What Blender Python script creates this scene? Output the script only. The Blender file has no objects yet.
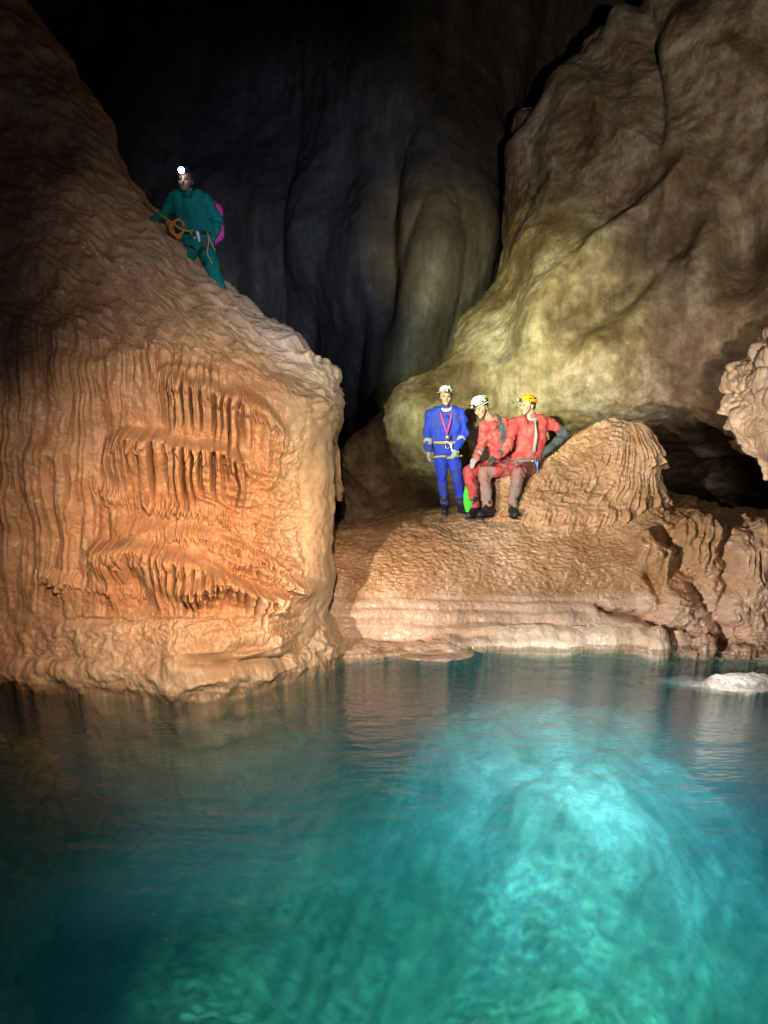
import bpy, bmesh, math, random
import numpy as np
from mathutils import Vector, Matrix
random.seed(7)
S = bpy.context.scene
COL = S.collection

# ------------------------------------------------------------------ camera
W_, H_, LENS = 768, 1024, 26.0
F = LENS / 36.0 * H_
CAMZ = 2.5
PITCH = math.atan(72.0 / F)
cp, sp = math.cos(PITCH), math.sin(PITCH)
cam = bpy.data.cameras.new('camera'); cam.sensor_fit = 'VERTICAL'; cam.sensor_height = 36.0
cam.lens = LENS; cam.clip_start = 0.05; cam.clip_end = 300
co = bpy.data.objects.new('camera', cam); COL.objects.link(co)
co.location = (0, 0, CAMZ); co.rotation_euler = (math.pi / 2 - PITCH, 0, 0)
S.camera = co
CAM = np.array([0, 0, CAMZ])

def ray(px, py):
    x = (px - 384.0) / F; y = (512.0 - py) / F
    return np.array([x, cp + y * sp, -sp + y * cp])
def at(px, py, d):                 # world point seen at (px,py) standing d metres away along Y
    r = ray(px, py); return CAM + r * (d / r[1])
def atz(px, py, z=0.0):            # world point seen at (px,py) at height z
    r = ray(px, py); return CAM + r * ((z - CAMZ) / r[2])
def reach(p, px, py, length, near=True):   # joint seen at (px,py) a bone length away from p
    r = ray(px, py); r = r / np.linalg.norm(r)
    m = p - CAM; b = float(m @ r); disc = b * b - float(m @ m) + length * length
    t = b + (0 if disc <= 0 else (-1 if near else 1) * math.sqrt(disc))
    return CAM + r * t

# ------------------------------------------------------------------ noise
_rs = np.random.RandomState(11)
_perm = np.concatenate([_rs.permutation(256)] * 3).astype(np.int32)
_g = _rs.normal(size=(256, 3)); _g /= np.linalg.norm(_g, axis=1)[:, None]; _g = _g.astype(np.float32)
def perlin(x, y, z=0.0):
    x = np.asarray(x, np.float32); y = np.asarray(y, np.float32); z = np.asarray(z, np.float32)
    x, y, z = np.broadcast_arrays(x, y, z)
    xi = np.floor(x); yi = np.floor(y); zi = np.floor(z)
    fx = x - xi; fy = y - yi; fz = z - zi
    xi = xi.astype(np.int32) & 255; yi = yi.astype(np.int32) & 255; zi = zi.astype(np.int32) & 255
    u = fx**3 * (fx * (fx * 6 - 15) + 10); v = fy**3 * (fy * (fy * 6 - 15) + 10); w = fz**3 * (fz * (fz * 6 - 15) + 10)
    def gr(i, j, k):
        h = _perm[_perm[_perm[(xi + i) & 255] + ((yi + j) & 255)] + ((zi + k) & 255)]
        g = _g[h]; return g[..., 0] * (fx - i) + g[..., 1] * (fy - j) + g[..., 2] * (fz - k)
    def lp(a, b, t): return a + (b - a) * t
    return 1.6 * lp(lp(lp(gr(0,0,0), gr(1,0,0), u), lp(gr(0,1,0), gr(1,1,0), u), v),
                    lp(lp(gr(0,0,1), gr(1,0,1), u), lp(gr(0,1,1), gr(1,1,1), u), v), w)
def fbm(P, scale, octaves=4, gain=0.5, off=0.0):
    a = 1.0; s = scale; out = 0
    for o in range(octaves):
        out = out + a * perlin(P[..., 0] * s + off + o * 17.3, P[..., 1] * s + 5.1 * o, P[..., 2] * s - off)
        a *= gain; s *= 2.03
    return out
def sst(a, b, x):
    t = np.clip((x - a) / (b - a), 0, 1); return t * t * (3 - 2 * t)
def band(x, a, b, f):              # 1 inside a..b, fading over f
    return sst(a - f, a + f, x) * (1 - sst(b - f, b + f, x))
def blob(x, y, cx, cy, rx, ry): return np.exp(-(((x - cx) / rx) ** 2 + ((y - cy) / ry) ** 2))

# ------------------------------------------------------------------ patches
def crom(ctrl, n, axis, dens=None):
    A = np.moveaxis(np.asarray(ctrl, float), axis, 0); k = A.shape[0]
    t = np.linspace(0, k - 1 - 1e-6, n)
    if dens is not None:            # samples spent on each span
        c = np.concatenate([[0], np.cumsum(dens)]); t = np.interp(np.linspace(0, c[-1], n), c, np.arange(k) * (1 - 1e-9))
    i = np.floor(t).astype(int); f = (t - i)
    def g(j): return A[np.clip(j, 0, k - 1)]
    f = f.reshape((-1,) + (1,) * (A.ndim - 1))
    p0, p1, p2, p3 = g(i - 1), g(i), g(i + 1), g(i + 2)
    out = 0.5 * ((2 * p1) + (-p0 + p2) * f + (2 * p0 - 5 * p1 + 4 * p2 - p3) * f * f + (-p0 + 3 * p1 - 3 * p2 + p3) * f**3)
    return np.moveaxis(out, 0, axis)
def patch(ctrl, n, m, dr=None, dc=None):             # ctrl rows x cols x 5: world xyz + surface anchor (px,py)
    G = crom(crom(ctrl, n, 0, dr), m, 1, dc)
    G = G.astype(np.float32); return G[..., :3], G[..., 3], G[..., 4]
def normals(P):
    du = np.gradient(P, axis=0); dv = np.gradient(P, axis=1)
    N = np.cross(dv, du); L = np.linalg.norm(N, axis=-1, keepdims=True); return N / np.maximum(L, 1e-9)
def displace(P, D, flip=False):
    N = normals(P); return P + N * (D[..., None] * (-1 if flip else 1))
def grid_faces(n, m, wrap=False):
    i = np.arange(n - 1)[:, None]; j = np.arange(m if wrap else m - 1)[None, :]
    j2 = (j + 1) % m
    return np.stack([i * m + j, i * m + j2, (i + 1) * m + j2, (i + 1) * m + j], -1).reshape(-1, 4)
def mesh_obj(name, V, Fc, mat, parent=None, smooth=True, origin=None):
    V = np.asarray(V, float).reshape(-1, 3); Fc = np.asarray(Fc, np.int32)
    o0 = np.zeros(3) if origin is None else np.asarray(origin, float)
    me = bpy.data.meshes.new(name)
    me.vertices.add(len(V)); me.vertices.foreach_set('co', (V - o0).astype(np.float32).ravel())
    k = Fc.shape[1]
    me.loops.add(Fc.size); me.loops.foreach_set('vertex_index', Fc.ravel())
    me.polygons.add(len(Fc)); me.polygons.foreach_set('loop_start', np.arange(0, Fc.size, k, dtype=np.int32))
    me.polygons.foreach_set('loop_total', np.full(len(Fc), k, np.int32))
    if smooth: me.polygons.foreach_set('use_smooth', np.ones(len(Fc), bool))
    me.update(calc_edges=True); me.validate()
    me.materials.append(mat)
    o = bpy.data.objects.new(name, me); COL.objects.link(o)
    if parent is not None:
        o.parent = parent; o.location = Vector(o0) - wloc(parent)
    else: o.location = o0
    return o
def wloc(o):
    v = Vector(o.location); q = o.parent
    while q is not None: v = v + q.location; q = q.parent
    return v
def tag(o, label=None, cat=None, group=None, kind=None):
    if label: o['label'] = label
    if cat: o['category'] = cat
    if group: o['group'] = group
    if kind: o['kind'] = kind
    return o
def attr(o, name, vals):
    a = o.data.attributes.new(name, 'FLOAT', 'POINT'); a.data.foreach_set('value', np.asarray(vals, np.float32).ravel())

# ------------------------------------------------------------------ materials
def newmat(name):
    m = bpy.data.materials.new(name); m.use_nodes = True; nt = m.node_tree; nt.nodes.clear()
    out = nt.nodes.new('ShaderNodeOutputMaterial'); b = nt.nodes.new('ShaderNodeBsdfPrincipled')
    nt.links.new(b.outputs[0], out.inputs[0]); return m, nt, b, out
def N(nt, t, **kw):
    n = nt.nodes.new(t)
    for k, v in kw.items(): setattr(n, k, v)
    return n
def noise(nt, vec, scale, detail=6, rough=0.6, dist=0.0):
    n = N(nt, 'ShaderNodeTexNoise'); n.inputs['Scale'].default_value = scale; n.inputs['Detail'].default_value = detail
    n.inputs['Roughness'].default_value = rough; n.inputs['Distortion'].default_value = dist
    nt.links.new(vec, n.inputs['Vector']); return n.outputs['Fac']
def ramp(nt, fac, stops):
    r = N(nt, 'ShaderNodeValToRGB'); cr = r.color_ramp
    while len(cr.elements) < len(stops): cr.elements.new(0.5)
    for e, (p, c) in zip(cr.elements, stops):
        e.position = p; e.color = (c[0], c[1], c[2], 1) if hasattr(c, '__len__') else (c, c, c, 1)
    nt.links.new(fac, r.inputs[0]); return r.outputs[0]
def mix(nt, fac, a, b, mode='MIX'):
    n = N(nt, 'ShaderNodeMix', data_type='RGBA', blend_type=mode)
    for s, v in ((0, fac), (6, a), (7, b)):
        if isinstance(v, (int, float)): n.inputs[s].default_value = v
        elif hasattr(v, '__len__'): n.inputs[s].default_value = (v[0], v[1], v[2], 1)
        else: nt.links.new(v, n.inputs[s])
    return n.outputs[2]
def mapping(nt, sc=(1, 1, 1)):
    g = N(nt, 'ShaderNodeNewGeometry'); mp = N(nt, 'ShaderNodeMapping'); mp.inputs['Scale'].default_value = sc
    nt.links.new(g.outputs['Position'], mp.inputs['Vector']); return mp.outputs[0]

def rock_mat(name, dark, mid, light, stain, rough=(0.35, 0.7), spec=0.4, bump=0.25, fine=28, streak=True, big=0.9, pale=None, con=0.22):
    m, nt, b, out = newmat(name)
    v = mapping(nt)
    n1 = noise(nt, v, big, 7, 0.62, 0.4)
    c = ramp(nt, n1, [(0.5 - con, dark), (0.5, mid), (0.5 + con, light)])
    n2 = noise(nt, v, big * 5.5, 8, 0.7)
    c = mix(nt, ramp(nt, n2, [(0.42, 0.0), (0.66, 0.75)]), c, stain)
    if streak:
        vs = mapping(nt, (7, 7, 0.7))
        n3 = noise(nt, vs, 1.6, 5, 0.6)
        c = mix(nt, 0.55, c, ramp(nt, n3, [(0.3, (0.45, 0.4, 0.36)), (0.65, (1.15, 1.12, 1.1))]), 'MULTIPLY')
    n4 = noise(nt, v, 45, 4, 0.7)
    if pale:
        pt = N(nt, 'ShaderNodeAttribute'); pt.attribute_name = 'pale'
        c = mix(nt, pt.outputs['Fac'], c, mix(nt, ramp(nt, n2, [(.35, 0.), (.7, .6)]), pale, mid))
    c = mix(nt, 0.45, c, ramp(nt, n4, [(0.3, 0.6), (0.7, 1.2)]), 'MULTIPLY')
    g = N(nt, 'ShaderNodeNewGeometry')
    c = mix(nt, 0.8, c, ramp(nt, g.outputs['Pointiness'], [(0.44, (0.66, 0.57, 0.5)), (0.5, (1, 1, 1)), (0.56, (1.12, 1.1, 1.06))]), 'MULTIPLY')  # shade of hollows and lightness of ridges put into the base colour
    sx = N(nt, 'ShaderNodeSeparateXYZ'); nt.links.new(g.outputs['Position'], sx.inputs[0])
    wz = N(nt, 'ShaderNodeMath', operation='MULTIPLY_ADD'); wz.inputs[1].default_value = -0.14; nt.links.new(n2, wz.inputs[0]); nt.links.new(sx.outputs[2], wz.inputs[2])
    wet = ramp(nt, wz.outputs[0], [(0.0, 0.8), (0.018, 0.0)])
    below = ramp(nt, sx.outputs[2], [(0.0, 0.0), (0.002, 1.0)])
    wm = N(nt, 'ShaderNodeMath', operation='MULTIPLY'); nt.links.new(wet, wm.inputs[0]); nt.links.new(below, wm.inputs[1])
    c = mix(nt, wm.outputs[0], c, mix(nt, 1.0, c, (0.42, 0.38, 0.34), 'MULTIPLY'))
    nt.links.new(c, b.inputs['Base Color'])
    rr = ramp(nt, noise(nt, v, 6, 5), [(0.35, rough[0]), (0.65, rough[1])])
    rr = mix(nt, wm.outputs[0], rr, (0.12, 0.12, 0.12))
    nt.links.new(rr, b.inputs['Roughness']); b.inputs['Specular IOR Level'].default_value = spec
    bp = N(nt, 'ShaderNodeBump'); bp.inputs['Strength'].default_value = bump; bp.inputs['Distance'].default_value = 0.03
    nt.links.new(noise(nt, v, fine, 8, 0.68), bp.inputs['Height']); nt.links.new(bp.outputs[0], b.inputs['Normal'])
    return m
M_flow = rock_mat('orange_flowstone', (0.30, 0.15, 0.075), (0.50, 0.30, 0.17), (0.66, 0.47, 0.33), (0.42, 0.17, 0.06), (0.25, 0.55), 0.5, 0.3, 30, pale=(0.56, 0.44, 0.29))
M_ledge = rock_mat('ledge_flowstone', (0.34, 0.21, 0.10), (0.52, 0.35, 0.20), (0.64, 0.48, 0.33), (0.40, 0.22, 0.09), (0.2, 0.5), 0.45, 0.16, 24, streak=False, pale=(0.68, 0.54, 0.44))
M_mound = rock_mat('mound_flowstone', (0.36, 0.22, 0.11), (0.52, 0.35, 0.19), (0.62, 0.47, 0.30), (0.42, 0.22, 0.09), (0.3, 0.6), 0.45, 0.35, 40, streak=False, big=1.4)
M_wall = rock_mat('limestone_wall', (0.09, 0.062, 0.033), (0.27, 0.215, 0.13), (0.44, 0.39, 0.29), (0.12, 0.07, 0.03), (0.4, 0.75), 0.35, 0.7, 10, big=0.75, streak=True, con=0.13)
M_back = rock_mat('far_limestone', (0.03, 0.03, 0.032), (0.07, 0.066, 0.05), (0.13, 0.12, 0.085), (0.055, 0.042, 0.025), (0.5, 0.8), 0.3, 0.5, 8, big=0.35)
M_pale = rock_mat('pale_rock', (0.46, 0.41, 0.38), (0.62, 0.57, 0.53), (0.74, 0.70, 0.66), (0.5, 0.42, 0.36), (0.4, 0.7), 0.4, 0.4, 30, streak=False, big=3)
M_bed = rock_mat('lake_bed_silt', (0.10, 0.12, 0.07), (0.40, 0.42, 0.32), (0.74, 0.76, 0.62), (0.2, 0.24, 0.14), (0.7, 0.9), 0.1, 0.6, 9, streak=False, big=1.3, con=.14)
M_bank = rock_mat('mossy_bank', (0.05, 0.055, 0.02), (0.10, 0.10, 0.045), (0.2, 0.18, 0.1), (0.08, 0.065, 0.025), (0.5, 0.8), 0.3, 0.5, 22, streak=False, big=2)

def C(px, py, d): p = at(px, py, d); return [p[0], p[1], p[2], px, py]
def CZ(px, py, z): p = atz(px, py, z); return [p[0], p[1], p[2], px, py]
def off(c, dx, dy, dz, ax=0, ay=0): return [c[0] + dx, c[1] + dy, c[2] + dz, c[3] + ax, c[4] + ay]

def ribs(x, y, lam, seed=0.0, sy=0.06):       # rounded flutes with sharp grooves between
    w = x + 3.0 * perlin(x / 40 + seed, y / 40, seed)
    return np.abs(perlin(w / lam + seed * 3.1, y / lam * sy, seed + 0.37))
def tier(x, y, lx, ly, hup, teeth, lam, seed, x0, x1, fx=10):
    r = ribs(x, y * 0 + 40 * seed, lam, seed)
    lip = np.interp(x, lx, ly) + teeth * np.clip(r * 1.7, 0, 1)
    s = y - lip
    prof = np.where(s < 0, sst(-hup - teeth * 0.7, 0, s) ** 0.8, 1 - sst(0, 3.5, s))
    return prof * band(x, x0, x1, fx) * (0.65 + 0.6 * r)

def organ(x, y, lx, ly, L, lam, t, depth, hup, seed, x0, x1, fx=8, w=0.30, fade=1.0):
    X1 = np.linspace(-260, 900, 4640).astype(np.float32)             # all that depends on x alone is tabulated
    ph1 = X1 / lam + 1.5 * perlin(X1 / 46 + seed, 0.2 * seed, seed) + .5 * perlin(X1 / 15, seed, 2.2)
    xs = x + 4.0 * perlin(x / 34, y / 40, seed) + 1.2 * perlin(x / 9, y / 16, seed)       # columns wander on the way down
    T = lambda v, q: np.interp(q, X1, v).astype(np.float32)
    ph = T(ph1, xs); k = np.floor(ph)
    r1 = perlin(k * .77 + seed, seed, 5.5); r2 = perlin(k * .61 - seed, seed, 9.5)
    c = np.abs(np.sin(math.pi * ph)); wx = np.interp(xs, lx, w) if hasattr(w, '__len__') else w
    g = (1 - sst(0, wx * 2.4, c)) * (0.25 + 0.75 * sst(-.45, .5, r1))
    lip = T(np.interp(X1, lx, ly) + 3.0 * perlin(X1 / 19, seed, 1.0), xs) + 2.5 * r2
    Lx = T(np.interp(X1, lx, L) if hasattr(L, '__len__') else L + 0 * X1, xs) * (0.85 + 0.55 * r1)
    s = y - lip
    up = t * np.where(s < 0, sst(-hup, 0, s) ** 1.3, 1 - fade * sst(0, 1.3, s / Lx)) * (0.92 + .16 * T(perlin(X1 / 9, seed, 2.), xs))
    return band(x + 7 * perlin(x / 30, y / 24, seed + 4), x0, x1, fx) * (up - depth * g * sst(-2, 7, s) * (1 - sst(.35, 1.0, s / Lx)) - .25 * depth * g * sst(-hup * .8, 0, s) * (s < 0))

# ------------------------------------------------------------------ big flowstone on the left
def left_flowstone():
    rows = []
    wl = [(-220, 670), (-90, 676), (0, 682), (60, 690), (130, 697), (200, 696), (262, 686), (308, 674), (340, 662)]
    base = [CZ(x, y, 0) for x, y in wl]
    rows.append([off(c, 0, 0.9, -1.8, 0, 90) for c in base])
    rows.append(base)
    def R(lst): rows.append([C(*t) for t in lst])
    R([(-220,640,7.4),(-90,645,7.5),(0,650,7.45),(60,655,7.3),(130,655,7.05),(200,652,7.05),(262,645,7.3),(306,640,7.75),(334,640,8.2)])
    R([(-220,600,7.4),(-90,605,7.5),(0,610,7.5),(60,612,7.35),(130,612,7.2),(200,612,7.2),(262,612,7.45),(299,608,7.8),(321,605,8.15)])
    R([(-220,550,7.3),(-90,550,7.4),(0,555,7.45),(60,560,7.35),(130,560,7.22),(200,562,7.22),(262,562,7.45),(300,560,7.75),(322,560,8.05)])
    R([(-220,470,7.2),(-90,470,7.3),(0,475,7.35),(60,475,7.3),(130,475,7.25),(200,478,7.3),(262,480,7.45),(302,482,7.7),(325,482,8.0)])
    R([(-220,400,7.1),(-90,400,7.2),(0,400,7.25),(60,400,7.2),(130,402,7.18),(200,405,7.25),(262,410,7.4),(304,416,7.65),(329,418,7.98)])
    R([(-220,340,7.2),(-90,340,7.3),(0,342,7.35),(60,345,7.3),(130,348,7.25),(200,358,7.35),(258,375,7.5),(302,396,7.7),(328,406,8.0)])
    R([(-220,250,7.5),(-90,250,7.6),(0,262,7.7),(60,275,7.7),(130,300,7.7),(200,326,7.8),(252,350,7.9),(294,376,8.05),(322,388,8.2)])
    R([(-220,100,8.2),(-90,100,8.3),(0,140,8.5),(68,188,8.5),(132,242,8.4),(190,286,8.35),(244,322,8.35),(288,351,8.4),(322,376,8.45)])
    R([(-220,-120,8.8),(-90,-90,9.1),(0,-10,9.4),(70,95,9.4),(126,192,9.1),(182,260,8.75),(238,307,8.65),(284,340,8.65),(318,371,8.6)])
    top = rows[-1]
    rows.append([off(c, 0.1, 0.9, -0.1, 0, -20) for c in top])
    rows.append([off(c, 0.2, 1.6, -1.6, 0, -60) for c in top])
    for k, r in enumerate(rows):            # the right flank turns away and goes back
        e = r[-1]
        r.append(off(e, 0.02, 0.5, -0.05, 25, 0)); r.append(off(e, -0.5, 1.5, -0.1, 60, 0)); r.append(off(e, -1.6, 2.6, -0.1, 110, 0))
    P, x, y = patch(rows, 860, 900, [.4,1,1,1.2,1.8,1.6,1.3,1.6,1.8,1.2,.3,.2], [.25,.5,.8,1.1,1.2,1.2,1,.7,.3,.2,.1])
    face = sst(330, 380, y) * (1 - sst(606, 622, y))
    D = 0.10 * fbm(P, 0.9, 3) + 0.03 * fbm(P, 3.5, 3)
    # smooth columns left
    D += 0.055 * (1 - sst(115, 150, x)) * band(y, 330, 612, 26) * (ribs(x, y, 15, 1.3) + 0.5 * ribs(x, y, 6.5, 2.1) - 0.3)
    D += 0.10 * band(x, -10, 84, 10) * band(y, 445, 600, 14) * (0.4 + ribs(x, y, 26, 3.3))
    # curtains: rounded lips with columns standing over a recess
    cur = band(x, 60, 270, 10)
    D += 0.025 * cur * band(y, 352, 520, 15) * ribs(x, y, 9, 4.0)
    D += organ(x, y, [100,140,165,200,240], [366,354,351,362,376], 40, 8.5, .10, .07, 18, 1.0, 90, 238, 22, .34)
    D += 0.05 * cur * (np.exp(-((y - np.interp(x, [150,170,205,240], [377,370,374,390])) / 4.) ** 2)) * band(x, 160, 225, 14)
    D += organ(x, y, [140,170,205,240,262,278], [386,383,393,404,417,436], [34,48,56,72,88,78], 10.5, .24, .40, 20, 2.0, 166, 277, 10, [.2,.22,.3,.44,.5,.5], .7)
    D += organ(x, y, [110,125,170,215,245], [440,434,439,449,458], [62,70,70,66,58], 10.5, .28, .30, 11, 3.0, 118, 250, 18, [.18,.2,.28,.4,.34])
    D += organ(x, y, [60,85,120], [452,448,455], 120, 13, .10, .08, 16, 3.4, 10, 76, 16)
    D -= 0.08 * band(x, 120, 262, 16) * band(y, 500, 526, 10)
    D += organ(x, y, [140,170,200,240,270,300], [540,534,534,547,562,588], 18, 7, .13, .10, 9, 5.0, 205, 298, 26, .34) * (.6 + .5 * perlin(x / 30, y / 40, 3.))
    D += organ(x, y, [84,100,130,180,218], [558,552,549,559,571], 48, 9, .26, .20, 16, 6.0, 98, 216, 18, [.2,.22,.3,.34,.3])
    D += organ(x, y, [176,215,240,262], [590,577,584,597], 36, 8.5, .28, .26, 13, 7.0, 186, 282, 14, .36)
    D += organ(x, y, [220,250,300], [555,563,592], 16, 6.5, .14, .12, 10, 7.5, 228, 300, 16, .36)
    ox = x + 5 * perlin(x / 22, y / 22, 4.)
    for lx, ly, xa, xb, sd in (([140,170,205,240,262,278], [388,386,396,407,420,438], 160, 274, 1.5), ([110,125,170,215,245], [444,438,443,453,462], 118, 248, 2.5),
                               ([140,170,200,240,270,300], [550,537,535,548,565,591], 160, 296, 3.5), ([84,130,180,218], [560,553,563,574], 96, 216, 4.5),
                               ([176,215,240,262], [592,581,588,600], 188, 280, 5.5), ([60,120,200,300], [470,500,512,530], 90, 250, 6.5), ([50,100,140], [575,585,592], 40, 150, 7.5)):
        D += 0.075 * tier(ox, y, lx, ly, 5, 11, 3.6, sd, xa, xb, 14) * (.35 + 1.1 * np.clip(perlin(x / 16, y / 30, sd) + .35, 0, 1))
    # knobbly part between the curtains and the smooth pillar
    kn = band(x, 215, 300, 9) * band(y, 435, 600, 22) * sst(200, 290, x + 0.25 * (y - 440))
    D += kn * (0.055 * np.abs(fbm(P, 6, 3)) + 0.02 * np.abs(fbm(P, 14, 2)) - 0.03)
    q = y - 0.35 * x
    D += 0.035 * band(x, 195, 300, 16) * band(y, 470, 600, 14) * (1 - np.abs(perlin(x / 26, q / 8, 3.3)) * 2)
    # smooth pillar with faint flutes
    D += 0.03 * sst(290, 312, x) * (1 - sst(328, 345, x)) * band(y, 395, 610, 14) * ribs(x, y, 11, 9.0)
    # rim above the base, base band
    D += 0.09 * tier(x, y, [-100,60,130,200,300,330],[606,612,616,617,612,604], 9, 5, 26, 9.5, 60, 300, 24) * (.4 + .9 * np.abs(perlin(x / 40, 4., 4.)))
    bs = sst(618, 630, y)
    D += bs * (0.08 * fbm(P, 2.0, 4) + 0.018 * fbm(P, 9, 3))
    D += 0.07 * bs * band(x, 190, 300, 14) * (1 - np.abs(perlin(x / 50, (y + 0.18 * x) / 15, 7.7)) * 2.2)
    D -= 0.16 * band(x, 188, 290, 10) * np.exp(-((y - (664 - 0.05 * (x - 240))) / 5.0) ** 2)
    D += 0.03 * band(y, 618, 645, 8) * band(x, 140, 300, 20) * np.abs(fbm(P, 14, 2))
    # terraced dome above
    up = 1 - sst(335, 372, y - 0.12 * (x - 150))
    k = y - 0.52 * x
    tr = 1 - np.abs(perlin(x / 42, k / 8.5, 0.4) + 0.3 * perlin(x / 15, k / 6, 8.4)) * 2.0
    D += up * (0.06 * tr * sst(-60, 160, x) + 0.03 * (1 - 2 * np.abs(perlin(x / 26 + 5, k / 4.2, 2.))) * sst(60, 200, x) + 0.006 * fbm(P, 10, 3) + 0.07 * fbm(P, 1.6, 3))
    D += 0.04 * up * (1 - sst(40, 140, x)) * fbm(P * np.array([3, 3, .5]), 1.2, 3)
    # broken lip at the right end of the dome
    D += 0.07 * sst(285, 320, x) * band(y, 345, 425, 10) * np.abs(fbm(P * np.array([1, 1, 2.6]), 2.6, 2)) - 0.02 * sst(285, 320, x) * band(y, 345, 425, 10)
    D += 0.006 * fbm(P, 24, 2) * (1 - .8 * sst(296, 312, x))
    P = displace(P, D)
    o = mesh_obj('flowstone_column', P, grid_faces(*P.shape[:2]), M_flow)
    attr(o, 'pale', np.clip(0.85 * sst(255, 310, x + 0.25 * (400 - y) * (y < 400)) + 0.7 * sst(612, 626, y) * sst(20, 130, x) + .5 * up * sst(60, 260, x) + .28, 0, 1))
    tag(o, 'huge orange flowstone mass with fringed curtains rising from the left side of the pool', 'flowstone')
    return o, P, x, y
LF, LP, LX, LY = left_flowstone()

# ------------------------------------------------------------------ ledge along the far shore
def ledge():
    cols = [250, 310, 350, 400, 450, 500, 560, 620, 680, 740, 810, 920]
    wl = [668, 664, 660, 657, 655, 651, 651, 651, 654, 656, 660, 668]
    base = [CZ(x, y, 0) for x, y in zip(cols, wl)]
    rows = [[off(c, 0, 2.2, -1.9, 0, 110) for c in base], [off(c, 0, 0.7, -0.45, 0, 30) for c in base], base]
    def R(ys, ds): rows.append([C(x, y, d) for x, y, d in zip(cols, ys, ds)])
    R([650,645,640,638,636,632,630,632,636,638,640,645], [8.5,8.5,8.65,8.72,8.78,8.82,8.85,8.85,8.75,8.7,8.6,8.5])
    R([622,618,616,615,614,612,610,612,615,615,618,622], [8.6,8.65,8.75,8.8,8.86,8.9,8.9,8.9,8.8,8.75,8.65,8.5])
    R([604,602,598,596,595,593,592,592,590,588,590,595], [8.7,8.75,8.85,8.9,8.95,9.0,9.0,8.95,8.85,8.8,8.7,8.5])
    R([582,578,574,572,570,570,570,566,560,556,555,560], [8.8,8.88,8.95,9.0,9.0,9.05,9.05,9.0,8.9,8.85,8.75,8.6])
    R([560,556,552,550,546,545,545,540,532,530,530,535], [9.0,9.1,9.15,9.2,9.2,9.25,9.25,9.2,9.0,9.0,8.9,8.8])
    R([540,537,535,531,526,524,523,505,512,518,522,525], [9.6,9.6,9.6,9.6,9.6,9.6,9.6,9.6,9.4,9.4,9.3,9.2])
    R([532,529,528,522,514,510,510,480,502,514,520,525], [10.2,10.2,10.1,10.1,10.1,10.2,10.2,10.2,10.2,10.2,10.2,10.2])
    R([528,526,524,512,506,504,503,470,500,513,520,525], [12,12,11.6,11.5,11.6,11.6,11.8,11.8,11.8,11.8,11.8,11.8])
    rows.append([off(c, 0, 2.5, -0.3, 0, -30) for c in rows[-1]])
    rows.append([off(c, 0, 8, -0.9, 0, -60) for c in rows[-1]])
    P, x, y = patch(rows, 620, 980)
    D = 0.05 * fbm(P, 1.1, 3) + 0.02 * fbm(P, 4, 3)
    # bedding lines of the lower step
    st = sst(590, 600, y) * (1 - sst(652, 662, y))
    yy = y + 5 * perlin(x / 70, y / 60, 2.2) - 0.02 * (x - 500)
    for cy, a, w in ((600, .035, 2.6), (611, .03, 2.4), (624, .05, 3.0), (641, .04, 3.0)):
        D -= a * st * np.exp(-((yy - cy) / w) ** 2) * (0.6 + 0.8 * np.abs(perlin(x / 45, cy, 1.1)))
    D += 0.06 * st * np.abs(perlin(x / 60, y / 28, 5.5))
    # small rimmed basins on the sloping top
    tp = sst(500, 530, y) * (1 - sst(588, 598, y))
    ce = 1 - np.abs(perlin(x / 7, y / 3.6, 1.7) + 0.4 * perlin(x / 16, y / 9, 4.2)) * 2
    D += tp * 0.013 * ce * (1 - 0.4 * sst(560, 620, x))
    # fringes, humps and gullies right of the mound
    x0_, y0_ = x, y; x = x + 7 * perlin(x0_ / 26, y0_ / 26, 1.5) + 3 * perlin(x0_ / 10, y0_ / 10, 6.5); y = y + 7 * perlin(x0_ / 28, y0_ / 24, 8.5) + 2.5 * perlin(x0_ / 9, y0_ / 9, 2.5)
    rt = sst(630, 660, x) * sst(490, 505, y)
    D += rt * (0.09 * fbm(P, 2.0, 4) + 0.04 * np.abs(fbm(P, 7, 3)))
    D += organ(x, y, [636,650,664], [545,543,550], 30, 9, .26, .12, 14, 2.4, 640, 668, 5, .34)
    D += organ(x, y, [668,690,716], [530,526,536], 44, 10, .22, .12, 18, 3.4, 676, 716, 7, .34)
    D += organ(x, y, [724,750,780,860], [556,552,548,556], 40, 11, .24, .08, 26, 4.4, 728, 870, 6, .3)
    def gully(pts, w, dep):
        g = 9e9
        for (xa, ya), (xb, yb) in zip(pts, pts[1:]):
            t = np.clip(((x - xa) * (xb - xa) + (y - ya) * (yb - ya)) / ((xb - xa) ** 2 + (yb - ya) ** 2), 0, 1)
            g = np.minimum(g, np.hypot(x - xa - t * (xb - xa), y - ya - t * (yb - ya)))
        return -dep * np.exp(-(g / w) ** 2)
    D += gully([(662,528),(690,566),(706,600),(719,632),(721,660)], 6, .11) + gully([(716,520),(722,570),(720,640)], 4, .1)
    D += gully([(600,608),(640,616),(668,634),(680,656)], 4.5, .2) + gully([(650,575),(662,600)], 5, .15)
    D += 0.20 * blob(x, y, 625, 632, 46, 14) + 0.15 * blob(x, y, 680, 600, 22, 22) + 0.22 * blob(x, y, 752, 600, 26, 44)
    D += 0.14 * blob(x, y, 505, 632, 60, 12) + 0.05 * band(x, 640, 720, 10) * st * (1 - 2 * np.abs(perlin(x / 60, (y + .2 * x) / 9, 3.)))
    pale = np.clip(.9 * sst(588, 602, y + 4 * perlin(x / 20, y / 20, 3.)) + .5 * sst(690, 730, x), 0, 1)
    D += 0.006 * fbm(P, 24, 3)
    P = displace(P, D)
    o = mesh_obj('rock_ground', P, grid_faces(*P.shape[:2]), M_ledge); attr(o, 'pale', pale); tag(o, kind='structure')
    return P
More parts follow.
